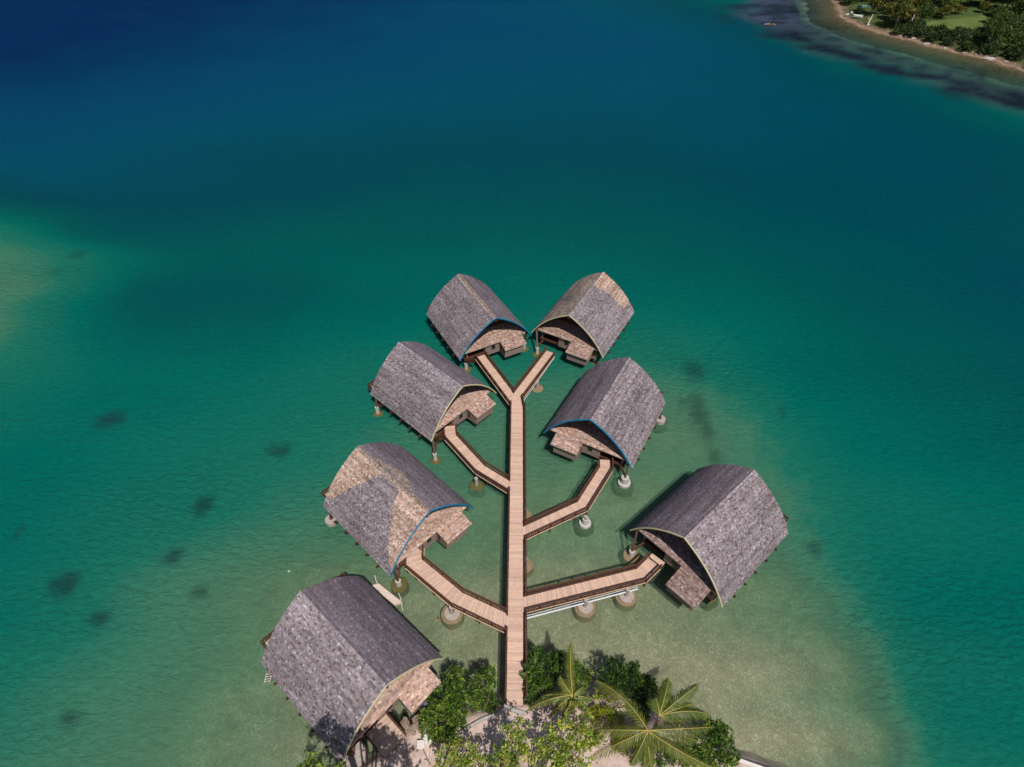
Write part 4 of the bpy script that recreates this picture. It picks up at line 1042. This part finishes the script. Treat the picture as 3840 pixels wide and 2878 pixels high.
palm((c2.x+.4,c2.y-1.2), c2, [(zR(830,620,zz+5.4),.10),(zR(755,1345,zz+2.0),.22),(zR(800,1075,zz+3.2),.20),(zR(1140,1400,zz+3.6),.10),(zR(1275,1440,zz+3.0),.05),(zR(1345,1440,zz+3.0),.06),(zR(1885,1415,zz+3.8),.12),(zR(1900,1050,zz+4.0),.14),(zR(1760,1180,zz+3.0),.22),(zR(1415,1250,zz+4.4),.2),(zR(1000,1180,zz+2.6),.25)],
     'biggest coconut palm, its long yellow ribbed fronds spreading over the shore bushes', 52, 1.4, .26)
c3 = zR(1405,945,zz+4.0)
palm((c3.x-.2,c3.y-.8), c3, [(zR(1492,600,zz+5.0),.06),(zR(1775,650,zz+4.6),.14),(zR(1885,935,zz+3.6),.20),(zR(1720,830,zz+3.6),.20),(zR(1375,790,zz+4.8),.08),(zR(1640,1000,zz+3.0),.2)],
     'coconut palm tucked behind the biggest one, fronds fanning out over the water', 53, 1.35, .2, False)

# ---------------------------------------------------------------- far shore
fx, fy = np.meshgrid(np.linspace(150, 620, 190), np.linspace(180, 700, 210))
d_ = seg_dist(fx, fy, SHORE)
def inside(x, y):
    # right of / behind the shore line
    ys = [p[1] for p in SHORE][::-1]; xs = [p[0] for p in SHORE][::-1]
    return x > np.interp(y, ys, xs)
ins = inside(fx, fy)
nzf = np.vectorize(lambda a, b: fbm(a, b, .12, 4, 4.4))(fx, fy)
dd = np.where(ins, d_, -d_)+1.3*nzf
fz = np.where(dd > 0, .25+.10*dd*(dd < 12)+ (dd >= 12)*(1.2+.035*(dd-12)), np.maximum(-2.0, .25+.16*dd))
def far_material():
    m, nt, out = mat('far_shore_ground'); N = nt.nodes.new; L = nt.links.new
    a = N('ShaderNodeAttribute'); a.attribute_name = 'inland'; tc = N('ShaderNodeTexCoord')
    nz = N('ShaderNodeTexNoise'); nz.inputs['Scale'].default_value = .18; nz.inputs['Detail'].default_value = 8; nz.inputs['Roughness'].default_value = .7; L(tc.outputs['Object'], nz.inputs['Vector'])
    ad = N('ShaderNodeMath'); ad.operation = 'MULTIPLY_ADD'; ad.inputs[1].default_value = 7; L(nz.outputs['Fac'], ad.inputs[0]); L(a.outputs['Fac'], ad.inputs[2])
    mr = N('ShaderNodeMapRange'); mr.inputs['From Min'].default_value = -6; mr.inputs['From Max'].default_value = 24; L(ad.outputs[0], mr.inputs['Value'])
    cr = N('ShaderNodeValToRGB'); e = cr.color_ramp.elements; e[0].position = 0; e[0].color = (.07,.055,.02,1); e[1].position = 1; e[1].color = (.065,.10,.028,1)
    for p, c in ((.30,(.09,.07,.035)),(.38,(.28,.19,.13)),(.45,(.18,.125,.085)),(.55,(.075,.085,.03))): k = e.new(p); k.color = (*c,1)
    L(mr.outputs[0], cr.inputs[0])
    n2 = N('ShaderNodeTexNoise'); n2.inputs['Scale'].default_value = .9; n2.inputs['Detail'].default_value = 6; L(tc.outputs['Object'], n2.inputs['Vector'])
    m2 = N('ShaderNodeMapRange'); m2.inputs['From Min'].default_value = .3; m2.inputs['From Max'].default_value = .7; m2.inputs['To Min'].default_value = .65; m2.inputs['To Max'].default_value = 1.35; L(n2.outputs['Fac'], m2.inputs['Value'])
    sc = N('ShaderNodeVectorMath'); sc.operation = 'SCALE'; L(cr.outputs[0], sc.inputs[0]); L(m2.outputs[0], sc.inputs['Scale'])
    b = N('ShaderNodeBsdfPrincipled'); b.inputs['Roughness'].default_value = 1; b.inputs['Specular IOR Level'].default_value = .1; L(sc.outputs[0], b.inputs['Base Color']); L(b.outputs[0], out.inputs['Surface']); return m
fo = sheet('far_shore', fx, fy, fz, far_material(), dict(inland=dd)); tag(fo, kind='structure')
def far_h(x, y):
    d = float(seg_dist(np.array(x), np.array(y), SHORE)); return 1.2+.035*max(0, d-12)
# tree kinds
def far_proto(kind, seed):
    rn = random.Random(seed)
    if kind == 'tall': bl = [((rn.uniform(-2,2),rn.uniform(-2,2),rn.uniform(8,11)),(rn.uniform(3.5,5),rn.uniform(3.5,5),rn.uniform(2.6,3.6))) for _ in range(5)]; pal = [(.055,.095,.018),(.080,.125,.022),(.036,.062,.014),(.12,.155,.028)]; cl, l = 240, 1.1
    elif kind == 'broad': bl = [((rn.uniform(-3.5,3.5),rn.uniform(-3.5,3.5),rn.uniform(5,7)),(rn.uniform(2.8,4.2),rn.uniform(2.8,4.2),rn.uniform(2.2,3))) for _ in range(6)]; pal = [(.060,.110,.024),(.090,.145,.032),(.040,.072,.018)]; cl, l = 230, .95
    elif kind == 'yellow': bl = [((rn.uniform(-2.5,2.5),rn.uniform(-2.5,2.5),rn.uniform(4,6)),(rn.uniform(2.2,3.2),rn.uniform(2.2,3.2),rn.uniform(1.8,2.4))) for _ in range(4)]; pal = [(.12,.13,.02),(.09,.12,.022),(.16,.14,.03)]; cl, l = 150, .9
    else: bl = [((rn.uniform(-1.6,1.6),rn.uniform(-1.6,1.6),rn.uniform(1.2,2)),(rn.uniform(1.4,2.2),rn.uniform(1.4,2.2),rn.uniform(1.1,1.6))) for _ in range(4)]; pal = [(.045,.085,.022),(.06,.105,.03),(.03,.055,.016)]; cl, l = 110, .6
    root = empty('shore_bush' if kind == 'bush' else 'woodland_tree', (0,0,0)); crown('crown', rn, bl, cl, 11, l, l*.55, pal, l*1.1, root, .4); limbs(root, rn, (0,0,0), bl, .12 if kind == 'bush' else .35)
    return root
KL = {'tall':('tall dark green tree in the woodland on the far shore','tree','tall trees on the far shore'), 'broad':('broad bushy green tree standing near the waterline of the far shore','tree','broad trees on the far shore'),
      'yellow':('yellowish tree among the greener woodland on the far shore','tree','yellowish trees on the far shore'), 'bush':('low round bush above the stony beach of the far shore','bush','low bushes on the far shore')}
protos = {k: [far_proto(k, 60+i*7+len(k)) for i in range(n)] for k, n in (('tall',3),('broad',3),('yellow',1),('bush',2))}
used = set()
def put(kind, x, y, s, rn):
    pr = rn.choice(protos[kind])
    if id(pr) not in used: used.add(id(pr)); r_ = pr
    else:
        r_ = pr.copy(); COL.objects.link(r_)
        for ch in list(pr.children): c_ = ch.copy(); COL.objects.link(c_); c_.parent = r_
    r_.location = (x, y, far_h(x, y)-.3); r_.rotation_euler = (0,0,rn.random()*6.28); r_.scale = (s*rn.uniform(.9,1.1), s*rn.uniform(.9,1.1), s*rn.uniform(.85,1.15)); tag(r_, *KL[kind])
rn = random.Random(5)
lawn_c = zU(1510,225,2.5); lawn = [zU(a,b,3.0) for a, b in ((1180,215),(1800,165),(1900,300),(1300,300),(1150,270))]
def in_poly(x, y, P):
    r = False
    for i in range(len(P)):
        a, b = P[i], P[i-1]
        if (a.y > y) != (b.y > y) and x < (b.x-a.x)*(y-a.y)/(b.y-a.y)+a.x: r = not r
    return r
placed = []
LAWN_PX = [(3040+a/2.765, b/2.765) for a, b in ((1260,215),(1780,172),(1840,290),(1250,262))]
def pix(x, y, z):
    d = Vector((x, y, z-CAM_H)); f = d.y*math.cos(CAM_P)-d.z*math.sin(CAM_P)
    return 1920+CAM_F*d.x/f, 1439+CAM_F*(-d.y*math.sin(CAM_P)-d.z*math.cos(CAM_P))/f
def hides_lawn(x, y, top, rad):
    P = [Vector(p) for p in LAWN_PX]
    for z in np.linspace(2, top, 5):
        for dx in (-rad, 0, rad):
            u, v = pix(x+dx, y, float(z))
            if in_poly(u, v, P): return True
    return False
TOPS = {'tall':(13,5.5), 'broad':(9,5), 'yellow':(7.5,4), 'bush':(3.4,2.6)}
def try_put(kind, x, y, s, mind):
    if hides_lawn(x, y, TOPS[kind][0]*s, TOPS[kind][1]*s):
        if kind == 'bush' or hides_lawn(x, y, TOPS['bush'][0]*1.3, 3.2): return False
        kind = 'bush'; s = 1.3; mind = 4.6
    for (a, b) in placed:
        if (a-x)**2+(b-y)**2 < mind**2: return False
    placed.append((x, y)); put(kind, x, y, s, rn); return True
def visible(x, y, z=6):
    # keep to ground the photograph can see (with a margin)
    d = Vector((x, y, z-CAM_H)); f = d.y*math.cos(CAM_P)-d.z*math.sin(CAM_P); 
    if f < 1: return False
    u = 1920+CAM_F*d.x/f; v = 1439+CAM_F*(-d.y*math.sin(CAM_P)-d.z*math.cos(CAM_P))/f
    return 3050 < u < 4050 and -160 < v < 420
open_spots = [zU(480,180,1.5), zU(400,150,1.5), zU(360,120,1.5), zU(545,95,1.5), zU(560,240,1.5)]
xs = np.arange(160, 330, 4.2); ysr = np.arange(225, 450, 4.2)
cand = [(x+rn.uniform(-2,2), y+rn.uniform(-2,2)) for x in xs for y in ysr]; rn.shuffle(cand)
for (x, y) in cand:
    if not inside(x, y) or not visible(x, y): continue
    d = float(seg_dist(np.array(x), np.array(y), SHORE))
    if d < 4.5 or in_poly(x, y, lawn): continue
    if any((q.x-x)**2+(q.y-y)**2 < (9 if d < 22 else 5)**2 for q in open_spots): continue
    if d < 10:
        if rn.random() < .8: try_put('bush', x, y, rn.uniform(.8,1.3), 4.5)
    elif y > 318 and d < 24: try_put(rn.choice(('bush','bush','yellow')), x, y, rn.uniform(1.0,1.5), 5.5)
    elif d < 30 or in_poly(x+8, y+14, lawn) or in_poly(x, y+16, lawn): try_put('broad', x, y, rn.uniform(.75,1.05), 6.4)
    elif in_poly(x-4, y-9, lawn): try_put('yellow', x, y, rn.uniform(.6,.9), 5.5)
    else: try_put(rn.choice(('tall','tall','broad','yellow' if rn.random() < .4 else 'tall')), x, y, rn.uniform(.8,1.15), 7.2)
# grass sheet in the clearing
m = MB(); m.face([(p.x, p.y, far_h(p.x,p.y)+.35) for p in lawn]); lw = m.build('lawn', M['lawn']); tag(lw, kind='structure')
# boats and driftwood
q = at(1084,2143,0); o = rock((q.x,q.y,.05), (.2,.09,.08), 201, 'pipe', 'float'); tag(o, 'small white float drifting alone left of the bungalows', 'float')
for i, (a, b) in enumerate(((405,60),(535,180))):
    q = z8(a, b, .03); m = MB(); m.face([(.16*math.cos(k*1.2566)*(1 if k % 1 == 0 else .5), .16*math.sin(k*1.2566), .02) for k in range(5)], (.5,.16,.04)); m.face([(.16*math.cos(k*1.2566), .16*math.sin(k*1.2566), -.01) for k in range(5)], (.4,.12,.03))
    o = m.build('floating_leaf', M['leaf']); o.location = (q.x,q.y,.03); tag(o, ('orange leaf floating nearest the double pile foot' if i == 0 else 'orange leaf floating further out toward the shore'), 'leaf', 'orange leaves on the water')
m = MB(); a = z5(915,1190,DZ+.05); b = z5(1015,1282,DZ+.05); m.bar(a, b, .12, .05); o = m.build('loose_plank', M['raft']); tag(o, 'pale loose plank lying on the deck at the patched bungalow entrance', 'plank')
def boat(p, L_, W_, H_, rz, mt, label, seed=0, name='beached_boat'):
    root = empty(name, p, rz); tag(root, label, 'boat', 'small boats pulled up on the far beach'); m = MB(); st = []
    for i in range(9):
        f = i/8; x = (f-.5)*L_; w_ = W_/2*math.sin(math.pi*min(1,.15+.8*f))**.6*(1 if f < .95 else .2); k = H_*(1+.3*(2*f-1)**2)
        st.append([(x,-w_,k),(x,-w_*.6,.1),(x,0,0),(x,w_*.6,.1),(x,w_,k)])
    for a, b in zip(st[:-1], st[1:]):
        for j in range(4): m.face([a[j],b[j],b[j+1],a[j+1]])
    m.face(st[0]); m.face(st[-1]); m.build('hull', M[mt], root)
    m = MB()
    for f in (2,4,6): a = st[f][0]; b = st[f][4]; m.bar((a[0],a[1],H_*.85),(b[0],b[1],H_*.85), .5, .08)
    m.face([(st[i][0][0]*.96, st[i][0][1]*.9, H_*.45) for i in range(9)]+[(st[i][4][0]*.96, st[i][4][1]*.9, H_*.45) for i in range(8,-1,-1)])
    m.build('thwarts', M['hull_white' if mt != 'hull_dark' else 'hull_dark'], root)
q = zU(485,182,1.3); boat((q.x,q.y,1.2), 4.6, 2.2, 1.0, -.3, 'hull_white', 'largest white boat lying on the far beach')
q = zU(378,160,1.2); boat((q.x,q.y,1.1), 2.6, 1.1, .6, .5, 'hull_white', 'small white dinghy nearest the water on the far beach')
q = zU(425,140,1.3); boat((q.x,q.y,1.2), 2.4, 1.1, .6, 1.0, 'hull_white', 'small white dinghy between the other two white boats on the far beach')
q = zU(545,85,1.6); boat((q.x,q.y,1.4), 6.5, 2.2, 1.2, .35, 'hull_teal', 'dark shaded boat with a teal cover under the far trees')
q = at(2885,96,0); root = empty('stranded_boat', (q.x,q.y,0)); root.scale = (.7,.7,.7); tag(root, 'small brown wreck sitting on the reef, offshore of the far beach', 'boat')
m = MB()
for i in range(7):
    a = (i-3)*1.1; b = (i-2)*1.1; wa = 1.2*math.cos(a/4.4); wb = 1.2*math.cos(b/4.4) if abs(b) < 4.3 else .1
    for s in (-1,1): m.face([(a,s*wa,.9),(b,s*wb,.9),(b,s*wb*.5,-.3),(a,s*wa*.5,-.3)])
    m.face([(a,-wa,.45),(b,-wb,.45),(b,wb,.45),(a,wa,.45)])
m.build('hull', M['rock'], root); m = MB(); m.bar((1.2,0,.3),(2.0,.3,3.0),.7,.5); m.build('cabin_wreck', M['hull_dark'], root)
for i, (a, b) in enumerate(((595,245),(1010,300))):
    p = zU(a,b,1.5); m = MB(); m.tube([(0,0,-.3),(.4,.2,2.0),(1.2,.5,4.4)] if i == 0 else [(0,0,-.3),(.1,.1,3.0),(.5,.2,6.5)], [.45,.35,.15], 8); m.tube([(.4,.2,1.8),(-.8,.6,2.8)], [.25,.08], 6)
    o = m.build('dead_trunk', M['raft']); o.location = (p.x,p.y,1.0); tag(o, ('bleached leaning dead trunk at the left end of the far beach' if i == 0 else 'thin upright bleached dead trunk among the far bushes'), 'dead tree', 'dead trunks on the far shore')
rn = random.Random(77)
for i in range(26):
    f = rn.random(); k = int(f*8)+2; a, b = SHORE[k], SHORE[k+1]; g_ = rn.random(); x = a[0]+(b[0]-a[0])*g_+rn.uniform(1,6); y = a[1]+(b[1]-a[1])*g_+rn.uniform(0,4)
    o = rock((x,y,.5), (.5+rn.random()*.9,.4+rn.random()*.6,.35+.3*rn.random()), 100+i, 'curb' if rn.random() < .5 else 'rock', 'beach_stone'); tag(o, 'stone on the narrow beach of the far shore', 'stone', 'stones along the far beach')
o = rock((202.5,281.5,.7), (2.6,1.0,.6), 150, 'curb', 'pale_ledge'); tag(o, 'pale limestone ledge at the right end of the far beach', 'rock')
